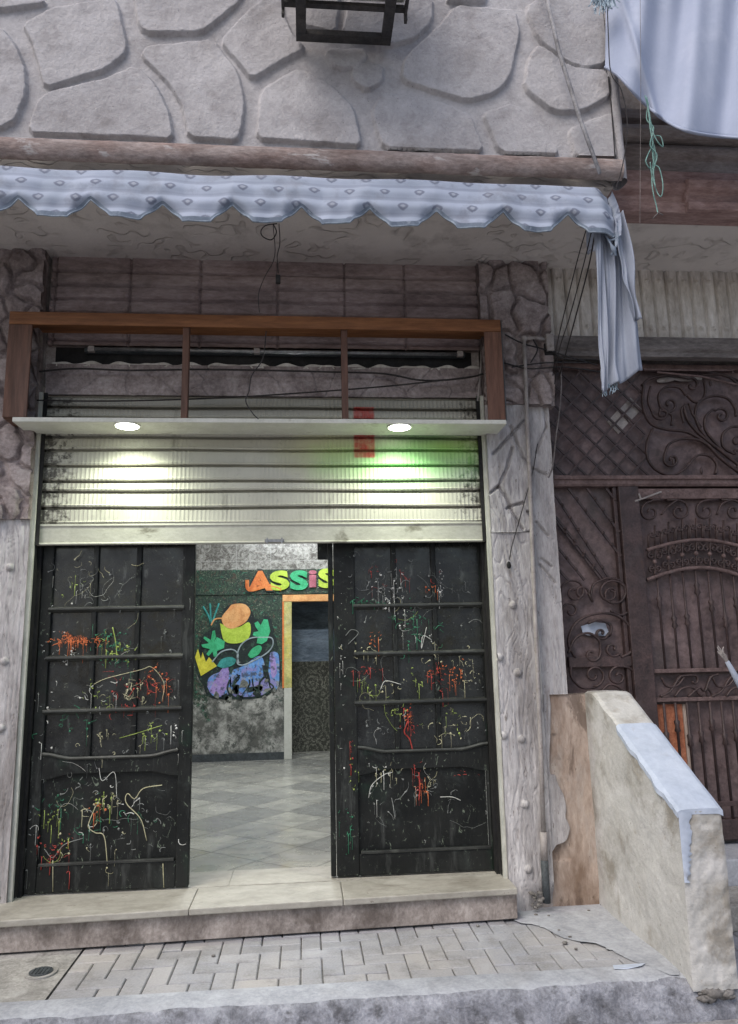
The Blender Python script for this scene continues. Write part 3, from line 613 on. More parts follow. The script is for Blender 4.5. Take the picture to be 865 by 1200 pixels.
# rough corner post closing the stone parapet
cm=MB(); zs=np.arange(zSo,zT,.02); vs=[]; ns=12
for zz_ in zs:
    for k in range(ns):
        t=2*pi*k/ns; r_=.036*(1+.5*(float(fbm(np.array(zz_*12.),np.array(k*1.3),6))-.5)); vs.append((xE+.005+r_*cos(t),FB-.01+.06*sin(t)+.04,zz_))
cm.add(vs,[(i*ns+j,i*ns+(j+1)%ns,(i+1)*ns+(j+1)%ns,(i+1)*ns+j) for i in range(len(zs)-1) for j in range(ns)]); obj('corner_post',cm,M['flag'],B,smooth=True)
# recessed mouldings to the right of the balcony
prof=[(-.60,zSo-.012),(-.735,zSo-.012),(-.745,zSo+.05),(-.715,zSo+.06),(-.72,zSo+.10),(-.76,zSo+.12),(-.77,zSo+.17),(-.735,zSo+.185),(-.73,zSo+.27),(-.60,zSo+.27)]
obj('pink_cornice',MB().prism_x(prof,xE+.02,7),M['pinkcor'],B,bevel=.008)
prof=[(-.60,zSo+.272),(-.70,zSo+.272),(-.705,zSo+.36),(-.74,zSo+.375),(-.755,zSo+.41),(-.74,zSo+.44),(-.68,zSo+.45),(-.68,zSo+.62),(-.72,zSo+.63),(-.72,zSo+.70),(-.60,zSo+.70)]
obj('upper_moulding',MB().prism_x(prof,xE+.02,7),M['beigecor'],B,bevel=.008)
cx9=P(806,230,-.78)[0]
prof=[(-.70,zSo-.014),(-.775,zSo-.014),(-.785,zSo+.035),(-.76,zSo+.05),(-.765,zSo+.095),(-.80,zSo+.115),(-.81,zSo+.165),(-.775,zSo+.188),(-.70,zSo+.19)]
obj('pink_cornice',MB().prism_x(prof,cx9,7.01),M['pinkcor'],B,bevel=.008)
prof=[(-.68,zSo+.455),(-.78,zSo+.46),(-.80,zSo+.50),(-.785,zSo+.54),(-.68,zSo+.545)]
obj('upper_moulding',MB().prism_x(prof,xE+.02,7.01),M['beigecor'],B,bevel=.01)
obj('recess_wall',MB().box(xE+.02,7,-.58,-.50,zSo+.70,9),M['plaster'],B)
obj('roof_slab',MB().box(-7,7,-.5,6.6,9,9.2),M['plaster'],B)

# ------------------------------------------------------------------ back of the shop
YB=5.3
xc,_=P(333,800,YB); xj2,_=P(342,800,YB); z_band0=P(280,697,YB)[1]; z_band1=P(280,668,YB)[1]
bwall=thing('inner_wall',(-1,YB,.18),'painted back wall inside the shop, flaking below and tiled at its top','wall')
obj('painted_plaster',MB().box(-3.2,xc,YB,YB+.12,.178,z_band0),M['mural'],bwall)
obj('dark_band',MB().box(-3.2,2.6,YB-.02,YB+.12,z_band0,z_band1),M['mural'],bwall)
obj('tile_band',MB().box(-3.2,2.6,YB,YB+.12,z_band1,3.6),M['tilewall'],bwall)
obj('skirting',MB().box(-3.2,xc+.0,YB-.025,YB,.178,.178+.09),M['pipedark'],bwall)
# doorway frame
zt=P(350,697,YB)[1]; zt2=P(350,705,YB)[1]; zy=P(337,806,YB)[1]
fr=thing('inner_doorway',(xc,YB,.18),'yellow and orange painted doorway frame at the back of the shop','doorway')
obj('jamb',MB().box(xc,xj2-.0,YB-.03,YB+.12,zy,zt2),M['mjamb'],fr,bevel=.004)
obj('jamb_edge',MB().box(xc-.022,xc-.001,YB-.028,YB+.11,zy,zt2),M['morange'],fr)
obj('jamb_foot',MB().box(xc,xj2,YB-.031,YB+.12,.178,zy-.002),M['board'],fr,bevel=.004)
obj('lintel',MB().box(xc-.02,1.2,YB-.035,YB+.12,zt2+.001,zt-.001),M['mpeach'],fr,bevel=.004)
YR=5.95
bk=thing('back_room_wall',(0.4,YR,.18),'dark flower patterned tile wall with blue grey cloth above, seen through the inner doorway','wall')
zf=P(365,775,YR)[1]
obj('tiles',MB().box(xc-.6,2.6,YR,YR+.1,.178,zf),M['floral'],bk); obj('upper_wall',MB().box(xc-.6,2.6,YR+.01,YR+.1,zf,3.6),M['bluewall'],bk)

# mural painted on the wall: hands, ribbons and shapes as thin coats of paint
mu=thing('mural',(P(280,800,YB)[0],YB-.002,P(280,810,YB)[1]),'bright spray painted mural of green hands and blue ribbon shapes inside the shop','mural')
def mshape(name,pts,mat,lift,sm=True):
    pp=[P(210+a*190/814,630+b*280/1200,YB) for a,b in pts]
    if sm:
        c=catmull([np.array(q) for q in pp+pp[:1]],5)[:-1]; pp=[(float(q[0]),float(q[1])) for q in c]
    obj(name,MB().prism(pp,YB-.004-lift*.0025,YB-.002),mat,mu)
def mline(name,pts,mat,r,lift):
    pp=catmull([np.array(P3(210+a*190/814,630+b*280/1200,YB-.006-lift*.002)) for a,b in pts],6); obj(name,MB().tube(pp,r,5,.35),mat,mu)
mshape('dark_outline',[(100,570),(110,500),(165,455),(205,400),(240,345),(330,325),(370,380),(385,410),(450,395),(480,480),(505,600),(512,720),(470,770),(430,800),(330,812),(160,805),(120,740),(95,700),(75,600)],M['mdark'],0)
mshape('blue_block',[(455,600),(462,575),(492,578),(502,610),(503,700),(498,748),(470,765),(448,700)],M['mblue'],2)
mshape('blue_block',[(270,665),(330,640),(385,600),(415,600),(430,640),(440,700),(455,770),(420,790),(330,800),(270,790),(255,720)],M['mblue'],2)
mshape('blue_lobe',[(140,745),(150,705),(190,680),(250,672),(262,720),(255,780),(210,800),(165,790)],M['mblue'],2)
mshape('violet_ribbon',[(150,770),(200,680),(240,640),(250,700),(220,790),(180,790)],M['mviolet'],3)
mshape('violet_ribbon',[(455,590),(480,600),(490,680),(465,700)],M['mviolet'],3)
mshape('dark_gap',[(415,640),(440,650),(458,725),(430,700)],M['mdark'],4)
rn=random.Random(5)
for k_ in range(26):
    cx_,cy_=rn.uniform(170,480),rn.gauss(765,26); rr_=rn.uniform(7,24); n_=rn.randint(6,9)
    mshape('flaked_patch',[(cx_+rr_*rn.uniform(.5,1.3)*cos(2*pi*q/n_),cy_+rr_*rn.uniform(.4,1.1)*sin(2*pi*q/n_)) for q in range(n_)],M['mdark'] if rn.random()<.45 else M['mflake'],4.5)
for k_ in range(9):
    cx_=rn.uniform(230,470); cy_=rn.uniform(680,760); mline('scratch',[(cx_,cy_),(cx_+rn.uniform(-30,30),cy_+rn.uniform(20,50)),(cx_+rn.uniform(-40,40),cy_+rn.uniform(50,90))],M['mdark'],rn.uniform(.006,.014),4.6)
mshape('yellow_spikes',[(80,600),(95,560),(110,610),(118,575),(135,625),(150,600),(190,645),(150,670),(110,695)],M['myellow'],3,False)
mshape('lime_shape',[(205,430),(245,445),(300,450),(350,425),(360,470),(340,515),(280,532),(225,515)],M['mlime'],4)
mshape('peach_shape',[(245,360),(270,335),(330,335),(358,370),(345,410),(320,435),(265,458),(225,440),(215,400)],M['mpeach'],5)
mshape('green_hand',[(172,530),(190,500),(230,520),(225,555),(190,570),(192,600),(175,598),(168,572),(148,595),(138,585),(155,560),(118,550),(112,538),(150,530),(122,505),(130,497),(160,515),(168,470),(180,465),(185,500)],M['mgreen'],5,False)
mshape('green_hand',[(378,430),(395,420),(410,440),(425,410),(445,412),(458,470),(440,520),(415,535),(390,530),(395,500),(370,490),(375,475),(400,470),(385,450)],M['mgreen'],5,False)
mshape('green_hand',[(345,590),(365,560),(400,540),(415,555),(400,585),(365,605)],M['mgreen'],5)
mshape('teal_shape',[(190,645),(215,610),(260,600),(285,615),(270,640),(225,655)],M['mteal'],5)
mline('hoop_line',[(165,625),(210,575),(265,562),(295,585),(292,630),(320,640),(370,620),(440,580),(470,540),(465,505),(430,500)],M['mline'],.009,4)
mline('hoop_line',[(430,500),(360,505),(310,540),(292,590),(300,630)],M['mline'],.009,4)
mline('tail_line',[(160,440),(180,410),(225,405)],M['mpeach'],.010,5)
mline('grass_strokes',[(120,345),(150,400),(160,440)],M['mteal'],.012,3); mline('grass_strokes',[(200,330),(175,400),(160,440)],M['mteal'],.012,3); mline('grass_strokes',[(155,330),(160,440)],M['mteal'],.012,3)

# letters along the dark band
lt=thing('wall_lettering',(P(340,690,YB)[0],YB-.03,z_band0),'multicoloured painted letters along the dark band above the inner doorway','lettering')
def glyph(ch,mat,px0,px1,py0,py1,rotz=0,lift=0):
    cu_=bpy.data.curves.new('tmp','FONT'); cu_.body=ch; cu_.extrude=.012; cu_.offset=.055 if ch!='i' else .03; cu_.size=1; cu_.resolution_u=4
    o=bpy.data.objects.new('tmp',cu_); COL.objects.link(o); dg=bpy.context.evaluated_depsgraph_get(); dg.update()
    me=bpy.data.meshes.new_from_object(o.evaluated_get(dg)); COL.objects.unlink(o); bpy.data.objects.remove(o)
    co=np.array([v.co[:] for v in me.vertices]); mn=co.min(0); mx=co.max(0)
    a0,_=P(px0,680,YB);a1,_=P(px1,680,YB);_,b0=P(340,py1,YB);_,b1=P(340,py0,YB)
    X=a0+(co[:,0]-mn[0])/(mx[0]-mn[0])*(a1-a0); Z=b0+(co[:,1]-mn[1])/(mx[1]-mn[1])*(b1-b0); Y=YB-.036-lift-(co[:,2]-mn[2])/(mx[2]-mn[2])*.012
    cx=(a0+a1)/2;cz=(b0+b1)/2; X,Z=cx+(X-cx)*cos(rotz)-(Z-cz)*sin(rotz),cz+(X-cx)*sin(rotz)+(Z-cz)*cos(rotz)
    mb=MB().add(list(zip(X,Y,Z)),[tuple(p.vertices) for p in me.polygons]); bpy.data.meshes.remove(me)
    obj('letter',mb,mat,lt)
glyph('A',M['mdark'],288,322,667,694,lift=-.002)
for ch,mt,a,b,c,d,r_ in (('A','morange',291,320,669,692,0),('S','mlime',317,339,669,692,.12),('S','mgreen',340,361,669,692,.0),('i','mpink',362,371,669,689,0),('S','mlime',373,392,667,690,.0)):
    glyph(ch,M[mt],a,b,c,d,r_,.004)
_a=P(290,692,YB); _b=P(300,683,YB)
mb=MB().tube(catmull([np.array((P(x_,y_,YB)[0],YB-.046,P(x_,y_,YB)[1])) for x_,y_ in ((290,680),(291,690),(298,691),(312,687),(322,688),(330,691))],5),.028,6,.25); obj('swash',mb,M['morange'],lt)

# ------------------------------------------------------------------ roller shutter
YS=-.015
yl=[465,478,490,512,527,545,563,575,594,613]; zl=[P(300,v,YS)[1] for v in yl]; zl=sorted(zl); zb=P(300,637,YS)[1]
rs=thing('roller_shutter',(-.2,0,zb),'half raised pale roller shutter with grimy ends and green and red patches of colour','shutter')
sm=MB(); prof=[]
for a,b in zip(zl[:-1],zl[1:]):
    prof+=[(a,.030),(a+.003,-.006),(a+.012,-.010),(a+.018,-.002),(b-.018,.000),(b-.013,.010),(b-.009,.034)]
prof.append((zl[-1],.030))
xs=np.linspace(XL+.015,XR-.015,60); n=len(prof)
vs=[(xx,YS+q+.003*math.sin(xx*3+p*30),p+.0025*math.sin(xx*4.1+p*11)) for xx in xs for p,q in prof]
vs2=[(xx,YS+.03,p) for xx in (xs[0],xs[-1]) for p in (zl[0],zl[-1])]
sm.add(vs,[(i*n+j,(i+1)*n+j,(i+1)*n+j+1,i*n+j+1) for i in range(len(xs)-1) for j in range(n-1)]); 
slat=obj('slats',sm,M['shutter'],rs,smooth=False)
so_=slat.modifiers.new('s','SOLIDIFY'); so_.thickness=.004; so_.offset=-1
obj('bottom_rail',MB().prism_x([(YS+.02,zb),(YS-.018,zb),(YS-.020,zb+.008),(YS-.004,zb+.014),(YS-.006,zl[0]-.02),(YS-.012,zl[0]-.012),(YS-.010,zl[0]),(YS+.02,zl[0])],XL+.015,XR-.015),M['shutplain'],rs,bevel=.002)
xm,_=P(322,640,YS); obj('latch',MB().box(xm-.06,xm+.06,YS-.032,YS-.018,zb+.005,zb+.022).box(xm-.05,xm-.04,YS-.04,YS-.03,zb-.006,zb+.03).box(xm+.04,xm+.05,YS-.04,YS-.03,zb-.006,zb+.03),M['steel'],rs)
for s_ in (XL+.024,XR-.046): obj('guide_rail',MB().box(s_,s_+.022,YS-.03,YS-.022,zb-.0,zSlot).box(s_ if s_<0 else s_+.018,(s_+.004) if s_<0 else s_+.022,YS-.0215,YS+.05,.19,zSlot),M['black'],rs)

# ------------------------------------------------------------------ doors
def door(name_label,x0,x1,Yf,cols,hinge):
    zt_=2.34; zb_=.19
    t=thing('shop_door',((x0+x1)/2,Yf+.03,zb_),name_label,'door','black panelled shop doors')
    bars=[P((cols[0]+cols[-1])/2,v,Yf)[1] for v in ((713,770,832) if hinge<0 else (709,765,822))]
    cx=[P(c,800,Yf)[0] for c in cols]         # panel column borders
    arch=[P((cols[0]+cols[-1])/2,v,Yf)[1] for v in ((888,905) if hinge<0 else (880,900))]
    low=P((cols[0]+cols[-1])/2,1012 if hinge<0 else 998,Yf)[1]
    obj('panel',MB().box(x0+.02,x1-.02,Yf+.028,Yf+.05,zb_+.02,zt_-.02),M['door'],t)
    for ca,cb in zip(cx[:-1],cx[1:]):
        rws=[arch[0]]+sorted(bars)+[zt_-.12]
        for ra,rb_ in zip(rws[:-1],rws[1:]):
            tw_=random.uniform(-.0015,.0015); obj('pane',MB().add([(ca,Yf+.0255+tw_,ra),(cb,Yf+.0255-tw_,ra),(cb,Yf+.0255-tw_,rb_),(ca,Yf+.0255+tw_,rb_)],[(0,1,2,3)]),M['pane'],t)
    s=MB().box(x0,cx[0],Yf,Yf+.05,zb_,zt_); obj('stile',s,M['door'],t,bevel=.006)
    s=MB().box(cx[-1],x1,Yf,Yf+.05,zb_,zt_); obj('stile',s,M['door'],t,bevel=.006)
    obj('rail',MB().box(cx[0],cx[-1],Yf+.001,Yf+.049,zb_,low),M['door'],t,bevel=.006)
    obj('rail',MB().box(cx[0],cx[-1],Yf+.001,Yf+.049,zt_-.12,zt_),M['door'],t,bevel=.006)
    # shaped middle rail: raised ends above, arched foot
    a0,a1=cx[0],cx[-1]; w=a1-a0; up=[];dn=[]
    for i in range(25):
        q=i/24; e=sst(.22,.0,np.array(min(q,1-q))); up.append((a0+w*q,arch[0]+.03*float(e))); dn.append((a0+w*q,arch[1]-.03*float(e)))
    mb=MB(); n=25; Yq=Yf+.001; vs=[(x,Yq,z) for x,z in up]+[(x,Yq,z) for x,z in dn]+[(x,Yq+.03,z+.0) for x,z in up]+[(x,Yq+.03,z) for x,z in dn]
    fs=[]
    for i in range(n-1): fs+=[(i,n+i,n+i+1,i+1),(i,i+1,2*n+i+1,2*n+i),(n+i,3*n+i,3*n+i+1,n+i+1)]
    mb.add(vs,fs); obj('rail',mb,M['door'],t)
    mb=MB().tube([(x,Yf-.004,z+.004) for x,z in up],.010,6); obj('moulding',mb,M['doorlip'],t)
    obj('moulding',MB().box(cx[0]+.01,cx[-1]-.01,Yf-.006,Yf+.02,low,low+.016),M['doorlip'],t,bevel=.003)
    for bz in bars: obj('glazing_bar',MB().prism_x([(Yf+.03,bz-.022),(Yf+.004,bz-.018),(Yf-.012,bz-.004),(Yf-.010,bz+.010),(Yf+.03,bz+.018)],cx[0]-.015,cx[-1]+.015),M['doorlip'],t,bevel=.003)
    for c in cx[1:-1]: obj('glazing_bar',MB().box(c-.016,c+.016,Yf+.004,Yf+.03,arch[0]+.005,zt_-.12),M['door'],t,bevel=.006)
    return t,cx
M['doorlip']=weathered('worn black paint',(.018,.019,.018),(.035,.037,.033),8,.5,[((.12,.125,.11),14,.57,.68,.5)],bump=.2,spec=.4,stretch=(.4,1,1))
YdL,YdR=.03,.085
xl0=XL+.05; xl1=P(225,840,YdL)[0]; xr0=P(393,840,YdR)[0]; xr1=XR-.045
dL,_=door('left black door with an orange paint smear across its upper panels',xl0,xl1,YdL,(55,106,158,211),-1)
dR,_=door('right black door with white drips above and green smears beside its lower stile',xr0,xr1,YdR,(418,465,513,568),1)
obj('lock_edge',MB().box(xr0-.035,xr0-.004,YdR+.01,YdR+.05,.19,2.30),M['door'],dR,bevel=.005)
obj('lock_edge',MB().box(xr0-.10,xr0-.036,YdR+.01,YdR+.045,P(380,655,YdR)[1],2.30),M['door'],dR,bevel=.004)
obj('door_frame',MB().box(XL+.023,XL+.047,.01,.2,.18,2.5).box(XR-.042,XR-.023,.03,.2,.18,2.5).box(XL+.05,XR-.05,.10,.18,2.36,2.5),M['black'],B)

def splat(t,Yf,items,seed,x_lo,x_hi):
    rnd=random.Random(seed)
    cols={}
    for (px,py,c,w,h,n) in items:
        mb=cols.setdefault(c,MB()); cx_,cz_=P(px,py,Yf); sx=w*.0053; sz=h*.0053
        for _ in range(int(n*1.5)):
            a=rnd.uniform(0,2*pi); x_=cx_+rnd.gauss(0,.35)*sx; z_=cz_+rnd.gauss(0,.35)*sz; L=rnd.uniform(.04,.24)*max(sx,.09)*1.2
            pts=[]; st=rnd.randint(4,7); hd=a; wz=rnd.uniform(-.9,.9)
            for k in range(st):
                pts.append(np.array((x_,Yf-.0045,z_))); hd+=wz+rnd.uniform(-.5,.5); x_+=cos(hd)*L/st; z_+=sin(hd)*L/st*.9
            r_=rnd.choice((.0007,.001,.0014,.0024)); c_=catmull(pts,4)
            mb.tube(c_,[r_*(1.25-.8*i/len(c_))*rnd.uniform(.6,1.4) for i in range(len(c_))],5,.5)
            if rnd.random()<.22:                                     # drip
                q=pts[rnd.randrange(len(pts))]; dl=rnd.uniform(.02,.11); mb.tube([q,q+np.array((.001,0,-dl*.5)),q+np.array((.0,0,-dl))],[r_*.8,r_*.6,r_*1.3],5,.5)
            if rnd.random()<.22: mb.dome((pts[0][0],Yf-.003,pts[0][2]),rnd.uniform(.003,.007),.0025,7,2)
    for _ in range(16):                                              # fine threads flung over the whole leaf
        it=rnd.choice(items); mb=cols.setdefault(rnd.choice(('cream','grey','grey','white','lime')),MB()); cx_,cz_=P(it[0],it[1],Yf); x_=cx_+rnd.gauss(0,.06); z_=cz_+rnd.gauss(0,.08)
        hd=rnd.uniform(0,2*pi); wz=rnd.uniform(-.7,.7); pts=[]
        for k in range(rnd.randint(5,9)):
            if not (x_lo<x_<x_hi and .22<z_<2.15): break
            pts.append(np.array((x_,Yf-.0045,z_))); hd+=wz+rnd.uniform(-.6,.6); x_+=cos(hd)*.03; z_+=sin(hd)*.03
        if len(pts)>3: mb.tube(catmull(pts,4),rnd.uniform(.0005,.0010),4,.5)
    for c,mb in cols.items(): obj('paint_splatter',mb,M['p_'+c],t,smooth=True)
splat(dL,YdL,[(128,748,'green',30,30,16),(150,765,'lime',20,26,10),(78,745,'orange',20,8,12),(180,795,'orange',20,24,12),(150,830,'red',40,10,8),(90,850,'green',50,30,8),(120,870,'cream',60,20,8),(60,945,'green',24,16,12),(118,938,'lime',16,16,14),(115,945,'orange',14,14,8),(75,990,'lime',24,20,8),(150,985,'grey',60,20,6),(110,670,'cream',70,24,8),(80,685,'lime',24,14,5),(90,750,'orange',42,6,34),(100,752,'orange',40,8,12),(130,755,'lime',26,30,10),(135,770,'green',34,34,22),(80,768,'white',30,16,8),(110,690,'grey',70,30,14),(95,690,'white',20,16,5),
 (165,800,'red',50,22,20),(190,805,'orange',14,26,12),(160,815,'cream',50,30,12),(110,815,'lime',40,30,9),(110,810,'white',50,30,9),(60,800,'white',20,160,14),(175,858,'lime',26,14,10),(160,865,'grey',50,26,10),
 (60,958,'lime',16,14,12),(95,925,'grey',60,30,14),(120,940,'cream',40,26,10),(62,992,'red',30,22,14),(60,1004,'red',14,16,8),(130,950,'white',80,50,7),(180,950,'grey',50,60,12),(140,960,'green',60,40,10),(100,975,'cream',60,50,8),(200,720,'grey',30,120,12),(205,860,'white',8,40,9),(40,900,'grey',12,220,16)],3,xl0+.02,xl1-.02)
splat(dR,YdR,[(480,740,'green',60,26,14),(430,760,'cream',40,20,10),(520,785,'orange',26,14,14),(545,790,'cream',26,24,10),(430,800,'lime',26,20,8),(470,830,'lime',40,24,8),(520,860,'cream',50,16,8),(440,850,'grey',40,26,8),(495,925,'orange',14,16,10),(450,905,'cream',26,14,8),(415,900,'lime',8,40,6),(540,700,'grey',30,40,8),(505,690,'orange',14,10,6),(450,695,'white',24,34,24),(468,690,'white',12,30,12),(515,685,'white',10,36,12),(470,670,'red',60,30,8),(440,670,'grey',60,40,14),(475,725,'white',14,34,12),(485,725,'green',20,20,12),(425,705,'green',40,8,14),(440,745,'orange',20,14,9),(500,750,'white',26,24,6),
 (432,785,'red',30,8,12),(512,785,'red',16,16,16),(532,796,'orange',18,14,12),(518,800,'red',6,24,10),(490,798,'lime',16,16,8),(450,803,'cream',30,20,8),(480,848,'red',14,26,20),(478,842,'orange',10,18,8),(490,912,'red',8,30,12),(500,915,'cream',26,20,7),(530,845,'lime',22,28,8),(540,850,'cream',24,24,8),
 (408,965,'green',14,40,14),(440,915,'white',26,40,9),(520,930,'grey',60,30,8),(545,905,'red',20,10,4),(412,880,'red',4,30,6),(400,800,'white',6,150,14),(560,820,'grey',14,140,12),(480,700,'grey',110,60,14),(520,770,'cream',40,26,8),(480,950,'grey',90,40,8)],5,xr0+.02,xr1-.02)
# long runs of paint drawn across the left door
def run(t,Yf,pts,c,r_): obj('paint_run',MB().tube(catmull([np.array(P3(a,b,Yf-.004)) for a,b in pts],6),r_,5,.5),M['p_'+c],t,smooth=True)
run(dL,YdL,[(190,920),(168,924),(158,936),(150,930),(147,936),(150,944),(165,960),(172,985)],'cream',.0028)
run(dL,YdL,[(112,945),(105,962),(104,970),(112,976),(122,980),(126,1013)],'cream',.0028)
run(dL,YdL,[(52,995),(62,1005),(75,990),(98,982)],'grey',.002); run(dL,YdL,[(132,735),(136,755),(137,775)],'lime',.0032); run(dL,YdL,[(116,900),(120,915),(134,905),(137,935)],'white',.0018)
run(dL,YdL,[(110,802),(125,795),(165,785),(178,782),(192,800),(190,822)],'cream',.0022); run(dL,YdL,[(140,865),(158,860),(190,850)],'lime',.002); run(dL,YdL,[(62,1008),(62,1045)],'cream',.002); run(dL,YdL,[(191,1012),(192,1040)],'cream',.0024)
run(dR,YdR,[(432,935),(436,920),(450,908),(460,905)],'white',.0022); run(dR,YdR,[(516,934),(530,934),(540,938)],'white',.0022); run(dR,YdR,[(506,712+38),(496,745),(494,760),(500,735)],'white',.002); run(dR,YdR,[(491,905),(492,925),(491,938)],'red',.004)
run(dR,YdR,[(459,935),(461,945),(463,960)],'grey',.0024); run(dR,YdR,[(446,808),(452,798),(470,802)],'white',.0022); run(dR,YdR,[(405,745),(412,738),(420,742),(408,755)],'grey',.002); run(dR,YdR,[(478,845),(474,858),(480,866),(484,880)],'red',.0045)

# ------------------------------------------------------------------ sign frame with the lamp board
FY=-.27; fx0,zt0=P(12,366,FY); fx1,_=P(592,480,FY); zt1=P(300,371,FY)[1]; zbd=P(300,492,FY)[1]
sf=thing('sign_frame',((fx0+fx1)/2,FY,zbd),'empty brown wooden sign box frame above the roller shutter','sign frame')
obj('top_board',MB().box(fx0,fx1,FY,-.055,zt1-.035,zt1),M['woodframe'],sf,bevel=.004)
pw=P(36,430,FY)[0]-fx0
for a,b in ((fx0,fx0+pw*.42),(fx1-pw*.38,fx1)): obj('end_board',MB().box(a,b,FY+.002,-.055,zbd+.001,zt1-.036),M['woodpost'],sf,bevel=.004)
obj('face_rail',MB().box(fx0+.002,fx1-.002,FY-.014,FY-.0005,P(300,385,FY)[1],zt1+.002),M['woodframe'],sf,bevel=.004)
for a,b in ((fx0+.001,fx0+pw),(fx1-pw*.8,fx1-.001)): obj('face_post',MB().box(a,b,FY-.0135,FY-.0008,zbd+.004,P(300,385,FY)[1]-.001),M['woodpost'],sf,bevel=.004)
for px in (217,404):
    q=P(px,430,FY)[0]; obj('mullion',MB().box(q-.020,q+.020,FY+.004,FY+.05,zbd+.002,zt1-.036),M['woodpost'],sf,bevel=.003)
obj('edge_strip',MB().box(fx1+.0005,fx1+.006,FY-.01,-.06,zbd,zt1),M['pipedark'],sf)
lb0,_=P(14,495,FY-.03); lb1,_=P(594,500,FY-.03); zq=zbd-.028
obj('lamp_board',MB().box(lb0,lb1,FY-.03,-.045,zq,zbd),M['board'],sf,bevel=.004)
for px,py in ((152,502),(467,503)):
    a,b=G(px,py,zq); a=float(a); b=-.235
    d=MB().disc((a,b,zq-.006),.078,.008,32); o=obj('downlight',d,M['board'],sf); 
    obj('lamp_lens',MB().disc((a,b,zq-.009),.066,.0035,32),M['lamp'],o)
    l=bpy.data.lights.new('downlight_lamp','SPOT'); l.energy=44; l.spot_size=R(150); l.spot_blend=.9; l.shadow_soft_size=.045; l.color=(.93,1.,.80)
    lo=bpy.data.objects.new('downlight_lamp',l); COL.objects.link(lo); lo.location=(a,b,zq-.02)
# slot contents: tube fitting and loose cables behind the frame
zp=P(300,414,.0)[1]
lampt=thing('strip_lamp',(0,0,zp),'unlit dusty strip lamp fixed in the dark slot behind the sign frame','strip lamp')
obj('batten',MB().box(XL+.25,XR-.10,-.03,.012,zp-.016,zp+.014),M['pipedark'],lampt,bevel=.004)
obj('tube',MB().tube([(XL+.32,-.048,zp-.004),(XR-.15,-.048,zp-.010)],.012,10),M['steel'],lampt,smooth=True)
for q in (XL+.30,XR-.14,-.3): obj('end_cap',MB().box(q-.02,q+.02,-.062,-.031,zp-.024,zp+.012),M['pipe'],lampt,bevel=.003)
obj('sag_cable',MB().tube(catmull([np.array(P3(a,b,-.08)) for a,b in ((38,436),(90,432),(150,434),(230,433),(310,434),(390,436),(450,438),(500,446),(560,440),(575,425))],6),.006,6),M['cable'],label='black cable sagging along the back of the sign frame',cat='cable')
obj('sag_cable',MB().tube(catmull([np.array(P3(a,b,-.09)) for a,b in ((35,469),(120,470),(215,468),(300,464),(400,457),(480,450),(560,440),(578,432))],6),.005,6),M['cable'],label='black cable rising to the right just above the lamp board',cat='cable')
obj('loose_wire',MB().tube(catmull([np.array(P3(a,b,-.35)) for a,b in ((312,388),(308,420),(295,440),(292,458),(288,470),(296,484),(303,491))],6),.0035,5),M['cable'],label='thin black wire hanging crookedly inside the middle bay of the frame',cat='wire')
obj('conduit',MB().tube([P3(565,400,-.05),P3(563,440,-.05),P3(560,470,-.05)],.007,6),M['pipe'],label='short pale vertical conduit behind the right end of the frame',cat='pipe')

# hanging hook wire with black plug under the soffit
a,b=P(318,262,-.75); 
t=thing('hanging_wire',(a,-.75,zSo),'thin black looped wire with a small plug hanging from the soffit','wire')
obj('loop',MB().tube(catmull([np.array(P3(x_,y_,-.75)) for x_,y_ in ((325,262),(312,264),(306,270),(308,277),(318,281),(324,272),(320,262))],5),.0035,5),M['cable'],t)
obj('cord',MB().tube(catmull([np.array(P3(x_,y_,-.75)) for x_,y_ in ((327,262),(328,285),(325,300),(326,320))],5),.0028,5),M['cable'],t)
obj('cord',MB().tube(catmull([np.array(P3(x_,y_,-.75)) for x_,y_ in ((320,262),(322,300),(310,325),(303,345),(304,366))],5),.0025,5),M['cable'],t)
q=P(326,328,-.75); obj('plug',MB().box(q[0]-.013,q[0]+.013,-.765,-.74,q[1]-.022,q[1]+.026),M['black'],t,bevel=.004)

# ------------------------------------------------------------------ awning valance
AY=-1.10
xa1=P(722,235,AY)[0]; za0=P(300,200,AY)[1]; za1=P(300,262,AY)[1]; Ha=za0-za1
peaks=[P(v,250,AY)[0] for v in (22,102,183,268,350,432,513,590,664)]; sp=(peaks[-1]-peaks[0])/8
xs=np.arange(-2.6,xa1+.001,.010); nv=30; vs=[];uv=[]
for i,xx in enumerate(xs):
    ph=((xx-peaks[0])/sp+.5)%1-.5; dd_=abs(ph)*sp                          # distance to the nearest notch
    cut=.105*max(0.,1-dd_/.105)**.8
    endr=float(sst(xa1-.12,xa1,np.array(xx)))
    for j in range(nv):
        s_=j/(nv-1); L=(Ha*1.03-cut)*s_
        y_=AY+.045-.075*math.sin(min(s_*1.25,1)*pi*.5)+.006*math.cos((L+.036)/.095*2*pi)+.006*math.sin(xx*9+s_*2)+.006*s_*s_*math.sin(xx*16.3+1)+.025*(float(fbm(np.array(xx*3.2),np.array(s_*2.),8,4))-.5)*s_+.004*math.sin(xx*43+s_*5+2*math.sin(xx*5))*s_
        y_+= .02*float(sst(.80,1.,np.array(s_)))*float(sst(.12,.02,np.array(dd_)))     # cloth curls back beside the notches
        zz_=za0-L+.003*math.sin(xx*3.1)+.003*math.sin(xx*7.7+2)+s_*.002*math.sin(xx*21+3)-.10*endr*s_*0-.02*endr*endr
        vs.append((xx,y_+.06*endr*endr,zz_)); uv.append((xx-.06,L+.036))
aw=thing('awning',(0,AY,za0),'pale blue patterned awning valance with a scalloped edge below the balcony ledge','awning')
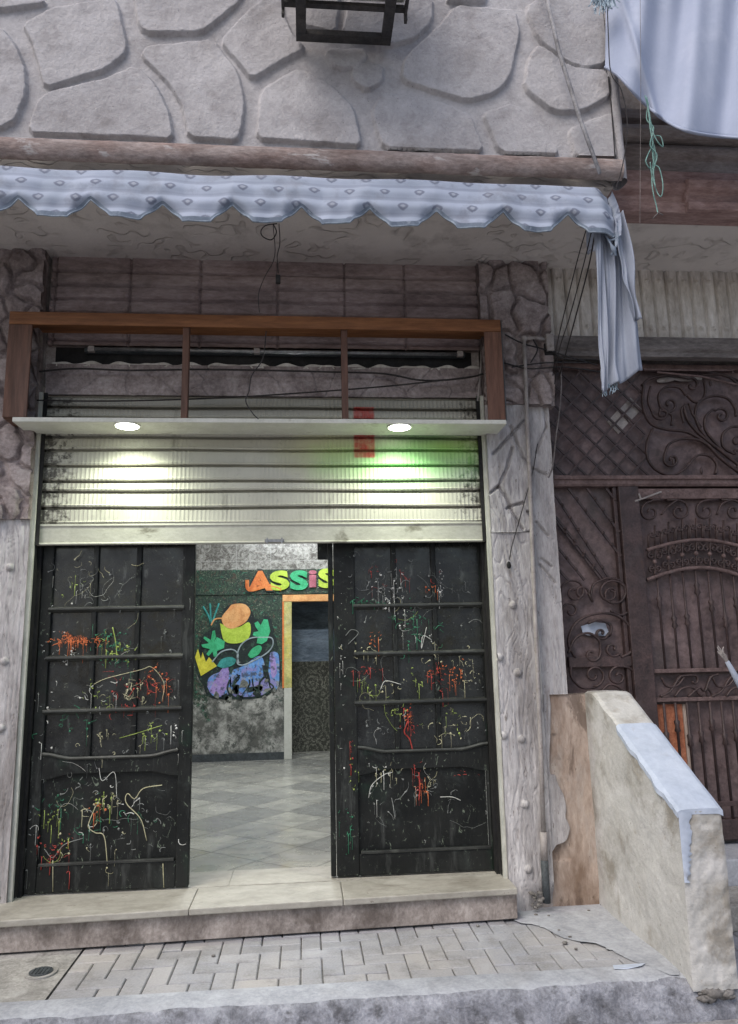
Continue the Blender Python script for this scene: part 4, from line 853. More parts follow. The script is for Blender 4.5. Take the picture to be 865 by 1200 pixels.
mb=MB().add(vs,[(i*nv+j,i*nv+j+1,(i+1)*nv+j+1,(i+1)*nv+j) for i in range(len(xs)-1) for j in range(nv-1)]); mb.uv=uv
o=obj('valance',mb,M['awning'],aw,smooth=True); sd=o.modifiers.new('s','SOLIDIFY'); sd.thickness=.003
ed=MB(); ed.tube([vs[i*nv+nv-1] for i in range(len(xs))],.0045,6,1.3); obj('edge_piping',ed,M['awnpipe'],aw,smooth=True)
et=[];
for i in range(len(xs)): et.append(vs[i*nv+nv-3])
bd=MB(); vv=[]
for i in range(len(xs)):
    a=np.array(vs[i*nv+nv-1]); b=np.array(vs[i*nv+nv-3]); d=np.array((0,-.004,0)); vv+= [tuple(a+d),tuple(b+d)]
bd.add(vv,[(2*i,2*i+1,2*i+3,2*i+2) for i in range(len(xs)-1)]); bo=obj('border_shade',bd,M['foldshade'],aw,smooth=True)  # dark strip along the hem, painting in the shadow of the fold
# end gusset turning back to the wall
gv=[];gu=[]; n1=14
for i in range(n1):
    for j in range(12):
        s_=j/11; q=i/(n1-1); gv.append((xa1-.0+.015*math.sin(q*9+s_*3)-.02*q,AY+.04+q*.32-.06*(1-q)*math.sin(s_*pi*.5),za0-Ha*(1-.25*q)*s_-.02+.03*q*math.sin(s_*7))); gu.append((q*.3,s_*Ha))
mb=MB().add(gv,[(i*12+j,(i+1)*12+j,(i+1)*12+j+1,i*12+j+1) for i in range(n1-1) for j in range(11)]); mb.uv=gu
obj('gusset',mb,M['awning'],aw,smooth=True)
# awning roller arm, dark


# cloth strip hanging from the awning end
hc=thing('hanging_cloth',(P(725,350,-1.)[0],-1.0,P(725,455,-1.)[1]),'grey blue cloth strip hanging folded from the right end of the awning','cloth')
def strip(name,Lp,Rp,Yc,folds,amp,seed,mat):
    La=catmull([np.array(P3(a,b,Yc)) for a,b in Lp],8); Ra=catmull([np.array(P3(a,b,Yc)) for a,b in Rp],8); n=min(len(La),len(Ra)); nu=36; vs=[]
    for i in range(n):
        for k in range(nu):
            q=k/(nu-1); p=La[i]*(1-q)+Ra[i]*q; p=p.copy(); f=i/n
            p[1]+=amp*(.4+f)*math.sin(q*folds*2*pi+seed+f*1.5)+.5*amp*math.sin(q*folds*4.7*pi+f*4+seed)+.012*math.sin(f*9+q*4+seed); p[2]+=.008*math.sin(q*folds*5+seed)*f
            vs.append(p)
    mb=MB().add(vs,[(i*nu+k,(i+1)*nu+k,(i+1)*nu+k+1,i*nu+k+1) for i in range(n-1) for k in range(nu-1)])
    o=obj(name,mb,mat,hc,smooth=True); s=o.modifiers.new('s','SOLIDIFY'); s.thickness=.004
strip('main_fold',[(704,262),(706,300),(708,350),(708,400),(706,440),(709,457)],[(722,255),(733,290),(740,330),(744,365),(748,400),(754,434)],-1.02,1.6,.022,1.,M['clothhang'])
strip('narrow_fold',[(697,268),(698,300),(700,350),(702,400),(704,430),(704,460)],[(708,262),(709,300),(710,350),(711,400),(712,430),(712,458)],-1.055,1.2,.008,2.,M['clothhang'])
strip('crumpled_fold',[(718,258),(722,290),(728,310),(730,330),(738,350),(744,372)],[(730,246),(737,280),(742,310),(744,335),(746,355),(749,378)],-1.075,.9,.022,4.,M['clothhang'])
fb=MB()
rnd=random.Random(4)
for k in range(22):
    a=rnd.uniform(704,724); fb.tube(catmull([np.array(P3(a+rnd.uniform(-2,2),452-(a-704)*.3+q*rnd.uniform(3,5),-1.03)) for q in range(4)],3),.0016,4)
obj('frayed_hem',fb,M['fringe'],hc)
db=MB(); 
for p0,p1 in (((708,272),(722,300)),((712,282),(728,268)),((716,300),(724,262))): db.tube(catmull([np.array(P3(*p0,-1.09)),np.array(P3((p0[0]+p1[0])/2+3,(p0[1]+p1[1])/2+4,-1.10)),np.array(P3(*p1,-1.09))],5),[.006]*5+[.014]*3+[.008]*8,6,.5)
obj('crease_shade',db,M['foldshade'],hc,smooth=True)  # dark tubes draw the shade of the creases onto the cloth

# big blue sheet drying over the right balcony
bs=thing('hanging_sheet',(P(790,80,-1.15)[0],-1.12,P(790,165,-1.12)[1]),'large pale blue sheet hung out over the upper right balcony','sheet')
bot=catmull([np.array(q,float) for q in ((709,80),(716,84),(726,92),(738,105),(752,120),(768,134),(786,147),(805,155),(830,160),(865,163),(910,164),(960,160))],7)
nv=34; vs=[]; 
for i,q in enumerate(bot):
    tx=709+(q[0]-709)*1.0; top=(tx if q[0]>712 else 711,-60)
    for j in range(nv):
        s_=j/(nv-1); px=top[0]+(q[0]-top[0])*s_; py=top[1]+(q[1]-top[1])*s_; u_=(q[0]-709)/150
        y_=-1.14+.040*math.sin(u_*13+s_*2.6)*(.3+s_)+.018*math.sin(u_*31+s_*4)*(1-s_*.6)+.04*math.sin(s_*2.5+u_*2.)-.05*math.exp(-((u_-.10-.42*max(0,s_-.3))/.035)**2)*s_
        vs.append(P3(px,py,y_))
n=len(bot); mb=MB().add(vs,[(i*nv+j,i*nv+j+1,(i+1)*nv+j+1,(i+1)*nv+j) for i in range(n-1) for j in range(nv-1)])
o=obj('sheet',mb,M['cloth'],bs,smooth=True); s=o.modifiers.new('s','SOLIDIFY'); s.thickness=.004
hem=[vs[i*nv+nv-1] for i in range(n)]; obj('hem',MB().tube([(a,b-.004,c+.006) for a,b,c in hem],.008,6),M['cloth'],bs,smooth=True)
fr_=MB(); rnd=random.Random(9)
for k in range(60):
    a0=(rnd.uniform(698,716),rnd.uniform(-14,-2)); d=rnd.uniform(-1,1)
    fr_.tube(catmull([np.array(P3(a0[0]+d*q*4,a0[1]+q*rnd.uniform(3,7)-(q-2)**2*.4,-1.17-.02*rnd.random())) for q in range(4)],3),.003,4)
obj('rope_tassel',fr_,M['fringe'],label='frayed pale blue rope tassel tied at the upper left corner of the sheet',cat='tassel',loc=tuple(P3(708,5,-1.17)))
tw=thing('twine_tangle',tuple(P3(766,245,-1.2)),'tangled green twine dangling below the blue sheet','twine')
for L in ([(756,112),(760,130),(762,150),(765,168),(760,180),(757,190),(764,198),(768,180),(764,160),(761,140)],[(758,114),(764,150),(770,165),(777,172),(774,160),(765,163),(766,190),(772,196),(775,205),(777,218),(775,230),(770,225),(764,205),(762,190)],[(762,150),(766,180),(764,210),(766,228),(769,240),(771,250)],[(760,120),(758,140),(766,150),(762,170),(770,182),(766,200),(768,220)],[(771,250),(765,256)],[(771,249),(777,252)]):
    obj('strand',MB().tube(catmull([np.array(P3(a,b,-1.2+.01*math.sin(a*3+b))) for a,b in L],6),.0032,5),M['twine'] if L[0][1]<200 else M['cablegrey'],tw,smooth=True)
obj('cord',MB().tube([P3(750,-40,-1.20),P3(751,100,-1.2),P3(750,262,-1.2)],.0014,4),M['cablegrey'],label='very thin straight cord hanging right of the awning end',cat='cord')
obj('pole',MB().tube([P3(632,-40,-1.12),P3(655,60,-1.11),P3(680,140,-1.11),P3(703,203,-1.13)],[.013,.012,.012,.010],8),M['polegrey'],smooth=True,label='thin grey slanting pole crossing the stone balcony to the awning end',cat='pole')
obj('black_wire',MB().tube(catmull([np.array(P3(a,b,-1.17)) for a,b in ((711,-20),(713,40),(716,85),(728,105),(735,140),(733,175),(727,205),(722,220))],6),.003,5),M['cable'],label='black wire down the rough corner edge of the balcony',cat='wire')
obj('black_wire',MB().tube(catmull([np.array(P3(a,b,-1.10)) for a,b in ((713,90),(717,130),(721,185))],6),.004,5),M['cable'],label='short black wire beside the last balcony stone',cat='wire')

# wires from the awning to the gate head
for i,(L,lab) in enumerate(((([688,266],[678,300],[663,360],[652,408],[648,440]),'leftmost of the black wires slanting down from the awning end'),(([694,268],[684,310],[668,370],[655,412],[650,450]),'middle one of the black wires slanting down from the awning end'),(([697,275],[690,312],[675,370],[662,418],[656,440]),'rightmost of the black wires slanting down from the awning end'))):
    pts=[np.array(P3(a,b,-.95+.83*k/4)) for k,(a,b) in enumerate(L)]
    obj('slanting_wire',MB().tube(catmull(pts,6),.0035+.001*(i==2),5),M['cable'],label=lab,cat='wire')
obj('faded_cord',MB().tube(catmull([np.array(P3(a,b,-.10)) for a,b in ((657,430),(658,450),(656,480),(652,510),(648,545),(643,560))],6),.005,5),M['cablegrey'],label='faded cord hanging down beside the pilaster over the gate lattice',cat='cord')
obj('pillar_cable',MB().tube(catmull([np.array(P3(a,b,-.115)) for a,b in ((630,520),(625,550),(617,580),(608,612),(600,640),(597,656))],6),.0035,5),M['cable'],label='dark cable slanting down the right pillar to a small clip',cat='cable')
q=P(597,662,-.11); obj('cable_clip',MB().ball((q[0],-.10,q[1]),.018,8,5,(.8,.6,1.3)),M['black'],smooth=True,label='small dark cable clip on the right pillar beside the shutter',cat='clip')

# pipes on the right pillar
pp=thing('water_pipe',P3(641,1058,-.12),'long thin pale pipe running down the right pillar','pipe')
pts=[(614,398),(616,440),(618,500),(621,560),(624,640),(629,760),(634,880),(637,975)]
obj('riser_pipe',MB().tube([P3(a,b,-.115) for a,b in pts],.0135,8),M['pipe'],pp,smooth=True)
obj('top_branch',MB().tube([P3(613,397,-.115),P3(628,396,-.11),P3(643,399,-.10)],.012,8),M['pipe'],pp,smooth=True)
obj('elbow',MB().ball(P3(614,397,-.115),.022,8,6),M['pipe'],pp,smooth=True); obj('elbow',MB().box(*[v for v in (P(639,395,-.11)[0],P(648,395,-.11)[0])],-.13,-.07,P(640,412,-.11)[1],P(640,392,-.11)[1]),M['pipe'],pp,bevel=.006)
obj('coupling',MB().tube([P3(637,975,-.115),P3(638,1008,-.115)],.020,10),M['pipe'],pp,smooth=True)
obj('foot_conduit',MB().tube([P3(638,1008,-.115),P3(641,1058,-.115)],.022,10),M['pipedark'],pp,smooth=True)


jb=thing('junction_box',P3(640,425,-.08),'cluster of dusty junction parts where cables meet above the pilaster','junction box')
obj('box',MB().box(P(636,400,-.08)[0],P(648,400,-.08)[0],-.11,-.04,P(640,418,-.08)[1],P(640,404,-.08)[1]),M['black'],jb,bevel=.006)
for L in ([(592,392),(612,402),(640,410),(700,428)],[(590,425),(620,432),(660,430),(705,436)],[(600,430),(640,425),(690,425)],[(625,398),(630,410),(622,425)],[(648,410),(660,420),(700,421)]):
    obj('cable',MB().tube(catmull([np.array(P3(a,b,-.12)) for a,b in L],5),.005,5),M['cable'],jb)
rn=random.Random(3); rb=MB()
for k in range(22):
    a=rn.uniform(622,640);b=rn.uniform(1035,1062); q=P3(a,b,-.13+rn.random()*.04); rb.rock((q[0],q[1],max(.004,q[2]-.01)),rn.uniform(.005,.016),(1.2,.9,.7),rn)
obj('rubble',rb,M['joint'],label='crumbled plaster rubble at the foot of the right pillar',cat='rubble',kind='stuff')

# ------------------------------------------------------------------ gate
GY=.10
g0=1.614; g1=3.75
gt=thing('iron_gate',((g0+g1)/2,GY,.3),'tall brown wrought iron gate with scrollwork and lattice beside the shop','gate')
zLn=P(700,563,GY)[1]; zTop=3.42; xj=P(733,700,GY)[0]; xk=P(757,700,GY)[0]
obj('back_sheet',MB().box(g0,g1,GY+.045,GY+.055,.28,zTop),M['ironsheet'],gt)
def TZ(a,b,Y=GY): return P3(640+a/3.845,410+b/3.845,Y)
def LZ(a,b,Y=GY): return P3(640+a/3.845,560+b/3.845,Y)
fm=MB(); fm.box(g0,g0+.035,GY-.01,GY+.04,.28,zTop); obj('frame_post',fm,M['iron'],gt,bevel=.004)
obj('transom_rail',MB().prism_x([(GY+.04,zLn-.045),(GY-.02,zLn-.045),(GY-.03,zLn-.03),(GY-.03,zLn-.005),(GY-.045,zLn+.0),(GY-.045,zLn+.025),(GY+.04,zLn+.03)],g0+.036,g1),M['irondust'],gt,bevel=.003)
obj('head_rail',MB().box(g0+.036,g1,GY-.02,GY+.04,zTop-.035,zTop),M['irondust'],gt,bevel=.004)
obj('lock_stile',MB().box(xj,xk,GY-.03,GY+.04,.28,zLn-.046),M['iron'],gt,bevel=.006)
obj('lock_stile',MB().box(xj-.03,xj-.004,GY-.005,GY+.04,.28,zLn-.046),M['iron'],gt,bevel=.004)
def clipseg(p,q,x0,x1,z0,z1):
    t0,t1=0.,1.; d=(q[0]-p[0],q[1]-p[1])
    for (pp_,dd_,lo,hi) in ((p[0],d[0],x0,x1),(p[1],d[1],z0,z1)):
        if abs(dd_)<1e-9:
            if not lo<=pp_<=hi: return None
            continue
        a=(lo-pp_)/dd_; b=(hi-pp_)/dd_; a,b=min(a,b),max(a,b); t0=max(t0,a); t1=min(t1,b)
    if t1-t0<=.02: return None
    return (p[0]+d[0]*t0,p[1]+d[1]*t0),(p[0]+d[0]*t1,p[1]+d[1]*t1)
# lattice of the transom
la=MB(); rx=TZ(445,300)[0]
for k in range(-12,14):
    c=g0+k*.145
    for sgn in (1,-1):
        p=(c,zLn+.03) if sgn>0 else (c,zLn+.03); q=(c+sgn*1.2,zLn+.03+1.2*1.02); s=clipseg(p,q,g0+.036,rx,zLn+.03,zTop-.036)
        if s: la.bar((s[0][0],GY+(.002 if sgn>0 else .012),s[0][1]),(s[1][0],GY,s[1][1]),.013,.010)
obj('lattice',la,M['iron'],gt)
pa=[TZ(380,215,GY+.04),TZ(430,268,GY+.04),TZ(375,325,GY+.04),TZ(330,268,GY+.04)]
obj('pale_glimpse',MB().prism([(p[0],p[2]) for p in pa],GY+.035,GY+.044),M['pipe'],gt)  # opaque pale plates paint the light glimpsed through the lattice
pa=[TZ(320,275,GY+.04),TZ(370,330,GY+.04),TZ(325,380,GY+.04),TZ(275,325,GY+.04)]
obj('pale_glimpse',MB().prism([(p[0],p[2]) for p in pa],GY+.035,GY+.044),M['plaster'],gt)
def spiral(c,r,a0,turns,dr,n=26,k=.16):
    return [(c[0]+r*(1-(1-k)*i/n)*cos(a0+dr*turns*2*pi*i/n),c[1]+r*(1-(1-k)*i/n)*sin(a0+dr*turns*2*pi*i/n)) for i in range(n+1)]
def scroll(fn,lead,sp_=None,r_=.0075,flat=1.8,name='scroll',mat=None,Yo=GY-.004):
    pts=[(float(p[0]),float(p[1])) for p in catmull([np.array(q,float) for q in lead],7)] if lead else []
    if sp_: pts+=sp_
    w=[fn(a,b,Yo) for a,b in pts]
    obj(name,MB().tube(w,r_,6,flat),mat or M['iron'],gt,smooth=True)
T=TZ
scroll(T,[(440,150),(436,250),(470,330),(540,358),(640,372),(720,422),(790,492),(880,560)],None,.010)
scroll(T,[(470,165),(460,230),(480,285)],spiral((520,280),42,pi,.95,-1))
scroll(T,[(565,340),(568,300),(545,280)],spiral((522,293),24,0,.8,-1))
scroll(T,[(630,205),(600,170),(540,168),(508,205),(512,250)],spiral((555,245),42,pi*.95,1.1,-1),.009)
scroll(T,[(430,160),(470,130),(560,112),(640,128)],spiral((655,160),34,-pi/2,.8,1),.009)
scroll(T,[(635,205),(670,235),(705,222),(718,185),(712,140)],None,.009)
scroll(T,[(480,355),(455,420),(458,490),(495,540),(560,566),(620,540),(680,478),(735,478),(768,515),(762,560)],None,.009)
scroll(T,[(730,430),(680,405),(610,402),(555,425),(535,470)],spiral((567,495),36,pi,1.05,-1),.009)
scroll(T,[(620,255),(640,320),(700,388),(780,450),(880,530)],None,.010)
scroll(T,[(760,440),(695,360),(672,290),(690,235),(750,208),(815,218),(850,260),(856,300)],None,.009)
scroll(T,[(820,480),(745,400),(715,350),(720,300),(750,270)],spiral((790,298),36,-pi*.75,1.2,1),.009)
scroll(T,[(880,345),(830,350),(795,385),(800,440),(850,470)],spiral((862,415),40,pi*.6,1.1,-1),.009)
scroll(T,[(620,330),(610,270),(640,240),(660,290),(700,350)],None,.007)
scroll(T,[(880,170),(820,120),(760,110),(700,115)],None,.008); scroll(T,[(440,95),(600,92),(760,105),(900,150)],None,.008)
for c in ((950,250),(1010,430),(1120,300)): scroll(T,[(c[0]-90,540),(c[0]-60,430),(c[0]-40,c[1])],spiral(c,60,pi,1.2,1),.009)
lf=MB()
for p in ((625,275),(700,545),(575,505),(740,150)): q=T(*p,GY-.008); lf.ball(q,.016,7,5,(.7,.5,1.6))
obj('leaf_bud',lf,M['iron'],gt,smooth=True)
# pale rods lying along the head of the gate
obj('loose_rod',MB().tube([T(440,88,GY-.06),T(640,92,GY-.06),T(840,92,GY-.06),T(842,105,GY-.06)],.006,6).tube([T(500,100,GY-.05),T(700,120,GY-.07),T(900,165,GY-.05)],.007,6),M['irondust'],gt)
obj('pale_rag',MB().tube(catmull([np.array(T(a,b,GY+.02)) for a,b in ((500,140),(560,132),(640,130),(700,125))],4),[.01,.02,.022,.024,.02]*4,6,.3),M['pipe'],gt,smooth=True)
# left fixed panel: slanting twisted rods with knots, then scrolls
x0_,x1_=LZ(40,100)[0],LZ(350,100)[0]; zt_=LZ(100,42)[2]; zb_=LZ(100,462)[2]; rd=MB(); kn=MB()
for (a,b),(c,d) in (((185,45),(430,380)),((100,45),(420,460)),((20,40),(330,520)),((20,160),(260,470)),((20,270),(190,480)),((270,45),(400,210)),((20,370),(120,480)),((-60,40),(260,450)) ):
    p=LZ(a,b);q=LZ(c,d); s=clipseg((p[0],p[2]),(q[0],q[2]),x0_,x1_,zb_,zt_)
    if s:
        rd.bar((s[0][0],GY,s[0][1]),(s[1][0],GY,s[1][1]),.014,.012); L=math.dist(*s); m=int(L/.105)
        for k in range(1,m+1): f=k/(m+1); rd.ball((s[0][0]*(1-f)+s[1][0]*f,GY-.002,s[0][1]*(1-f)+s[1][1]*f),.0125,7,5)
obj('slanting_rods',rd,M['iron'],gt)
L_=LZ
scroll(L_,[(60,560),(62,510)],spiral((125,515),62,pi,1.35,1)); scroll(L_,[(210,560),(190,520)],spiral((160,520),34,0,1.1,-1))
scroll(L_,[(200,540),(215,480),(270,452)],spiral((300,520),68,-pi*.45,1.2,1)); scroll(L_,[(380,600),(378,520),(330,470)],spiral((290,520),58,-pi*.4,1.,-1),.008)
scroll(L_,[(290,600),(340,618),(378,590),(378,530)],None); scroll(L_,[(70,620),(68,580)],spiral((110,600),40,pi,1.1,1))
scroll(L_,[(130,810),(100,740),(130,660),(200,618),(290,612),(360,650),(395,720),(385,780),(340,808)],spiral((300,770),38,pi*.2,1.,1),.009)
scroll(L_,[(100,790),(130,725),(190,700),(240,735),(245,790)],spiral((205,795),38,0,.9,1),.009); scroll(L_,[(190,655),(240,640),(290,665),(288,712)],spiral((248,700),32,0,1.1,1),.009)
scroll(L_,[(110,850),(115,900),(160,945),(220,945)],spiral((215,890),52,pi*.5,1.3,-1),.008); scroll(L_,[(405,1000),(412,920),(380,860),(320,848)],spiral((325,895),46,-pi/2,1.2,-1),.008)
scroll(L_,[(250,960),(290,930),(350,960),(380,1020)],None,.009)
a=L_(100,808);b=L_(408,848); obj('cross_rail',MB().box(a[0],b[0],GY-.012,GY+.03,b[2],a[2]),M['iron'],gt,bevel=.004)
pa=[L_(165,668),(L_(225,648)),L_(275,655),L_(292,700),L_(288,712),L_(225,712),L_(175,705)]
obj('light_gap',MB().prism([(p[0],p[2]) for p in pa],GY+.028,GY+.034),M['whitetop'],gt)  # pale plate standing in for light seen through a gap in the sheet
# wicket door right of the stile: scroll head, lyre bands, balusters
xd0=xk+.004
a=L_(450,60);obj('door_rail',MB().box(xd0,g1,GY-.012,GY+.035,L_(500,96)[2],L_(500,50)[2]),M['irondust'],gt,bevel=.004)
for c,dr in (((470,155),-1),((600,150),1),((718,150),-1),((845,150),1)):
    scroll(L_,[(c[0]-dr*55,100),(c[0]-dr*10,100)] ,spiral((c[0],c[1]),48,-pi/2,1.25,dr),.0075)
scroll(L_,[(520,165),(550,130),(590,100)],None,.007); scroll(L_,[(770,165),(790,120),(830,100)],None,.007)
def arc(y0,rise,x0=455,x1=930,n=14): return [(x0+(x1-x0)*i/n, y0-rise*math.sin(pi*i/n)) for i in range(n+1)]
scroll(L_,arc(325,45),None,.013,1.2,'arched_rail',M['irondust'],GY-.008); scroll(L_,arc(460,55),None,.014,1.2,'arched_rail',M['irondust'],GY-.008)
for i in range(8):
    cx_=490+i*62; up=45*math.sin(pi*(cx_-455)/475)
    scroll(L_,[(cx_,450-up*1.1),(cx_,390-up*1.1),(cx_,330-up)],None,.006)
    for s_ in (-1,1):
        scroll(L_,[],spiral((cx_+s_*17,362-up*1.05),17,-pi/2 if s_>0 else -pi/2,1.1,s_),.006); scroll(L_,[],spiral((cx_+s_*14,420-up*1.1),15,pi/2,1.1,-s_),.006)
        scroll(L_,[(cx_+s_*28,330-up),(cx_+s_*28,270-up)],spiral((cx_+s_*14,265-up),16,0,1.1,-s_),.006)
    scroll(L_,[(cx_,325-up),(cx_,225-up)],None,.006); kq=L_(cx_,390-up*1.1,GY-.01); obj('collar',MB().ball(kq,.016,7,5),M['irondust'],gt,smooth=True)
ya=L_(500,870)[2]
for i,px in enumerate(range(500,1100,57)):
    up=55*math.sin(pi*min(max((px-455)/475,0),1)); tp=L_(px,460-up); bt=L_(px+38,870)
    xb=tp[0]; 
    kz=L_(px,(560,650,640,500,575,650)[i%6]) 
    obj('baluster',MB().tube([(xb,GY,tp[2]),(xb,GY,kz[2]+.045),(xb,GY,kz[2]+.025),(xb,GY,kz[2]),(xb,GY,kz[2]-.025),(xb,GY,kz[2]-.045),(xb,GY,ya)],[.008,.008,.021,.012,.021,.008,.008],8),M['iron'],gt,smooth=True)
zr=L_(500,1000)[2]
obj('door_rail',MB().box(xd0,g1,GY-.012,GY+.035,L_(500,880)[2],L_(500,862)[2]),M['irondust'],gt,bevel=.003); obj('door_rail',MB().box(xd0,g1,GY-.012,GY+.035,L_(500,1010)[2],L_(500,992)[2]),M['irondust'],gt,bevel=.003)
for k in range(4):
    o_=k*230
    scroll(L_,[(515+o_,985),(560+o_,960),(600+o_,900),(640+o_,890)],spiral((665+o_,915),26,-pi/2,.7,1),.0075)
    scroll(L_,[(520+o_,900),(545+o_,940),(590+o_,935),(620+o_,900)],None,.0075); scroll(L_,[(640+o_,985),(690+o_,945),(715+o_,960),(740+o_,900),(775+o_,885)],None,.0075)
    scroll(L_,[(580+o_,985),(610+o_,950),(660+o_,945),(700+o_,985)],None,.0075); scroll(L_,[(725+o_,985),(725+o_,945),(755+o_,985)],None,.006)
zo=.32
for i,px in enumerate(range(530,1100,52)):
    q=L_(px,1020); kz=(.92,.99,.90)[i%3]
    obj('baluster',MB().tube([(q[0],GY,zr-.02),(q[0],GY,kz+.04),(q[0],GY,kz+.03),(q[0],GY,kz),(q[0],GY,kz-.03),(q[0],GY,kz-.04),(q[0],GY,zo)],[.009,.009,.02,.013,.02,.009,.009],8),M['iron'],gt,smooth=True)
obj('bottom_rail',MB().box(xd0,g1,GY-.015,GY+.035,.30,.42).box(xd0,g1,GY-.025,GY-.016,.50,.53),M['iron'],gt,bevel=.004)
o0=P(771,830,GY);o1=P(802,830,GY); obj('orange_panel',MB().box(o0[0],o1[0],GY+.03,GY+.044,.55,P(780,826,GY)[1]),M['orangeb'],gt); obj('pale_strip',MB().box(o1[0]+.002,o1[0]+.02,GY+.02,GY+.044,.55,P(780,826,GY)[1]),M['pier'],gt)
obj('gate_jamb',MB().box(g1,g1+.12,-.05,.2,.0,3.52),M['plaster'],B)
# tag of white tape at the door corner
obj('tape_scrap',MB().tube([L_(400,105,GY-.03),L_(440,92,GY-.035),L_(520,62,GY-.03)],.006,5,.4).tube([L_(418,70,GY-.035),L_(428,96,GY-.035)],.007,5,.4),M['pipe'],label='scrap of pale tape stuck on the gate at the top of the door stile',cat='tape')
# wrapped stick leaning at the gate
st=thing('wrapped_stick',P3(900,870,-.2),'pale violet wrapped stick with a frayed tip leaning before the gate','stick')
obj('shaft',MB().tube([P3(852,775,-.2),P3(866,800,-.2),P3(905,872,-.2)],[.014,.022,.022],8),M['clothhang'],st,smooth=True)
ft=MB(); rn=random.Random(8)
for k in range(14): ft.tube([P3(855,780,-.2),P3(848+rn.uniform(-3,3),768+rn.uniform(-3,2),-.21),P3(842+rn.uniform(-2,6),758+rn.uniform(-2,8),-.2)],.0035,4)
obj('frayed_tip',ft,M['pipe'],st)

# ------------------------------------------------------------------ entrance steps and stair wall
es=thing('entrance_steps',(2.7,-.3,0),'low grey entrance steps below the iron gate','steps')
obj('upper_step',MB().box(1.93,4.2,-.22,.14,.0,.27),M['kerbtop'],es,bevel=.01); obj('lower_step',MB().box(1.93,4.2,-.55,-.221,.0,.13),M['patch'],es,bevel=.01)
YF=-1.08
zfr=P(803,951,YF)[1]; zbk=P(690,812,-.03)[1]; xw0=G(812,1150,0)[0]; 
xw0b=1.725; xw1=P(850,1000,YF)[0]
# side view polygon (Y,Z)
def wallcol(nu,nw):
    ys=np.linspace(-.02,YF,nu); out=[]
    return ys
sw=thing('stair_wall',(1.82,-.55,0),'low sloping whitewashed side wall jutting out beside the entrance steps','wall')
kY=P(705,812,-.12)
def topz(y):                      # flat head near the facade, then the slope
    t=(y-(-.16))/(YF+.16); return zbk if t<0 else zbk+(zfr-zbk)*t
nu,nz=90,70; ys=np.linspace(-.02,YF,nu); mb=MB(); rn=np.random.RandomState(2)
def side(xbase,sgn,seed):
    vs=[]
    for i,y in enumerate(ys):
        xb=xbase+(xw0-xw0b)*(i/(nu-1))*(sgn<0)
        for j in range(nz):
            zb0_=-.05+.03*math.sin(y*23); z_=zb0_+(topz(y)-zb0_)*j/(nz-1); w=float(fbm(np.array(y*4.),np.array(z_*4.),seed))-.5; w2=float(fbm(np.array(y*16.),np.array(z_*16.),seed+3))-.5
            vs.append((xb+sgn*0+w*.022+w2*.006,y,z_))
    return vs
L1=side(xw0b,-1,4); L2=side(xw1,1,8)
q=[(i*nz+j,(i+1)*nz+j,(i+1)*nz+j+1,i*nz+j+1) for i in range(nu-1) for j in range(nz-1)]
mb.add(L1,q); n=len(mb.v); mb.add(L2,[f[::-1] for f in q])
fe=[]; nwid=16
for j in range(nz):
    a=np.array(L1[(nu-1)*nz+j]); b=np.array(L2[(nu-1)*nz+j])
    for k in range(nwid):
        p=a+(b-a)*k/(nwid-1); 
        if 0<k<nwid-1: p[1]+=(float(fbm(np.array(k*.5),np.array(j*.3),5))-.5)*.02-.004
        fe.append(p)
mb.add(fe,[(j*nwid+k,j*nwid+k+1,(j+1)*nwid+k+1,(j+1)*nwid+k) for j in range(nz-1) for k in range(nwid-1)])
obj('wall_body',mb,M['stairwall'],sw,smooth=True)
def capstrip(name,ya,yb,mat,lift,over):
    m_=MB(); vs=[]; nk=12; yy=[y for y in np.linspace(ya,yb,40)]
    for i,y in enumerate(yy):
        f_=(y+.02)/(YF+.02); xa=xw0b+(xw0-xw0b)*f_-over; xb=xw1+over*.6; ra=(float(fbm(np.array(y*13.),np.array(1.),5))-.5)*.03
        for k in range(nk):
            u_=k/(nk-1); e=min(u_,1-u_); vs.append((xa+(xb-xa)*u_+(ra if k==0 else 0),y,topz(y)+lift-.012*math.exp(-e*22)+(float(fbm(np.array(y*8.),np.array(u_*4),6))-.5)*.006))
    n_=len(vs); low=[(a,b,c-.025) for a,b,c in vs]
    N_=len(yy)
    fs=[(i*nk+k,(i+1)*nk+k,(i+1)*nk+k+1,i*nk+k+1) for i in range(N_-1) for k in range(nk-1)]
    m_.add(vs,fs); m_.add(low,[f[::-1] for f in fs])
    for i in range(N_-1):
        for k in (0,nk-1): m_.f.append((i*nk+k,(i+1)*nk+k,n_+(i+1)*nk+k,n_+i*nk+k))
    for k in range(nk-1):
        for i in (0,N_-1): m_.f.append((i*nk+k,i*nk+k+1,n_+i*nk+k+1,n_+i*nk+k))
    obj(name,m_,mat,sw,smooth=False)
capstrip('plain_cap',-.021,-.46,M['stairwall'],.012,.002); capstrip('white_cap',-.461,YF-.006,M['whitetop'],.015,.010)
# white paint run down the front corner
rn=random.Random(12); pr=MB(); vs=[]
nn=26
for j in range(nn):
    z_=zfr-(zfr-.42)*j/(nn-1); w_=.05*(1-j/nn)**.6+.02*rn.random(); vs+=[(xw0-.004,YF-.012,z_),(xw0+w_*.5,YF-.018,z_),(xw0+w_,YF-.010,z_)]
pr.add(vs,[(j*3+k,j*3+k+1,j*3+k+4,j*3+k+3) for j in range(nn-1) for k in range(2)])
obj('paint_run',pr,M['whitetop'],sw,smooth=True)
# broken dark foot
ft=MB(); 
for k in range(26): ft.rock((xw0+rn.uniform(.02,.17),YF-rn.uniform(-.015,.012),rn.uniform(-.085,-.04)),rn.uniform(.012,.026),(1.6,.7,.7),rn)
obj('broken_foot',ft,M['joint'],sw,smooth=True)

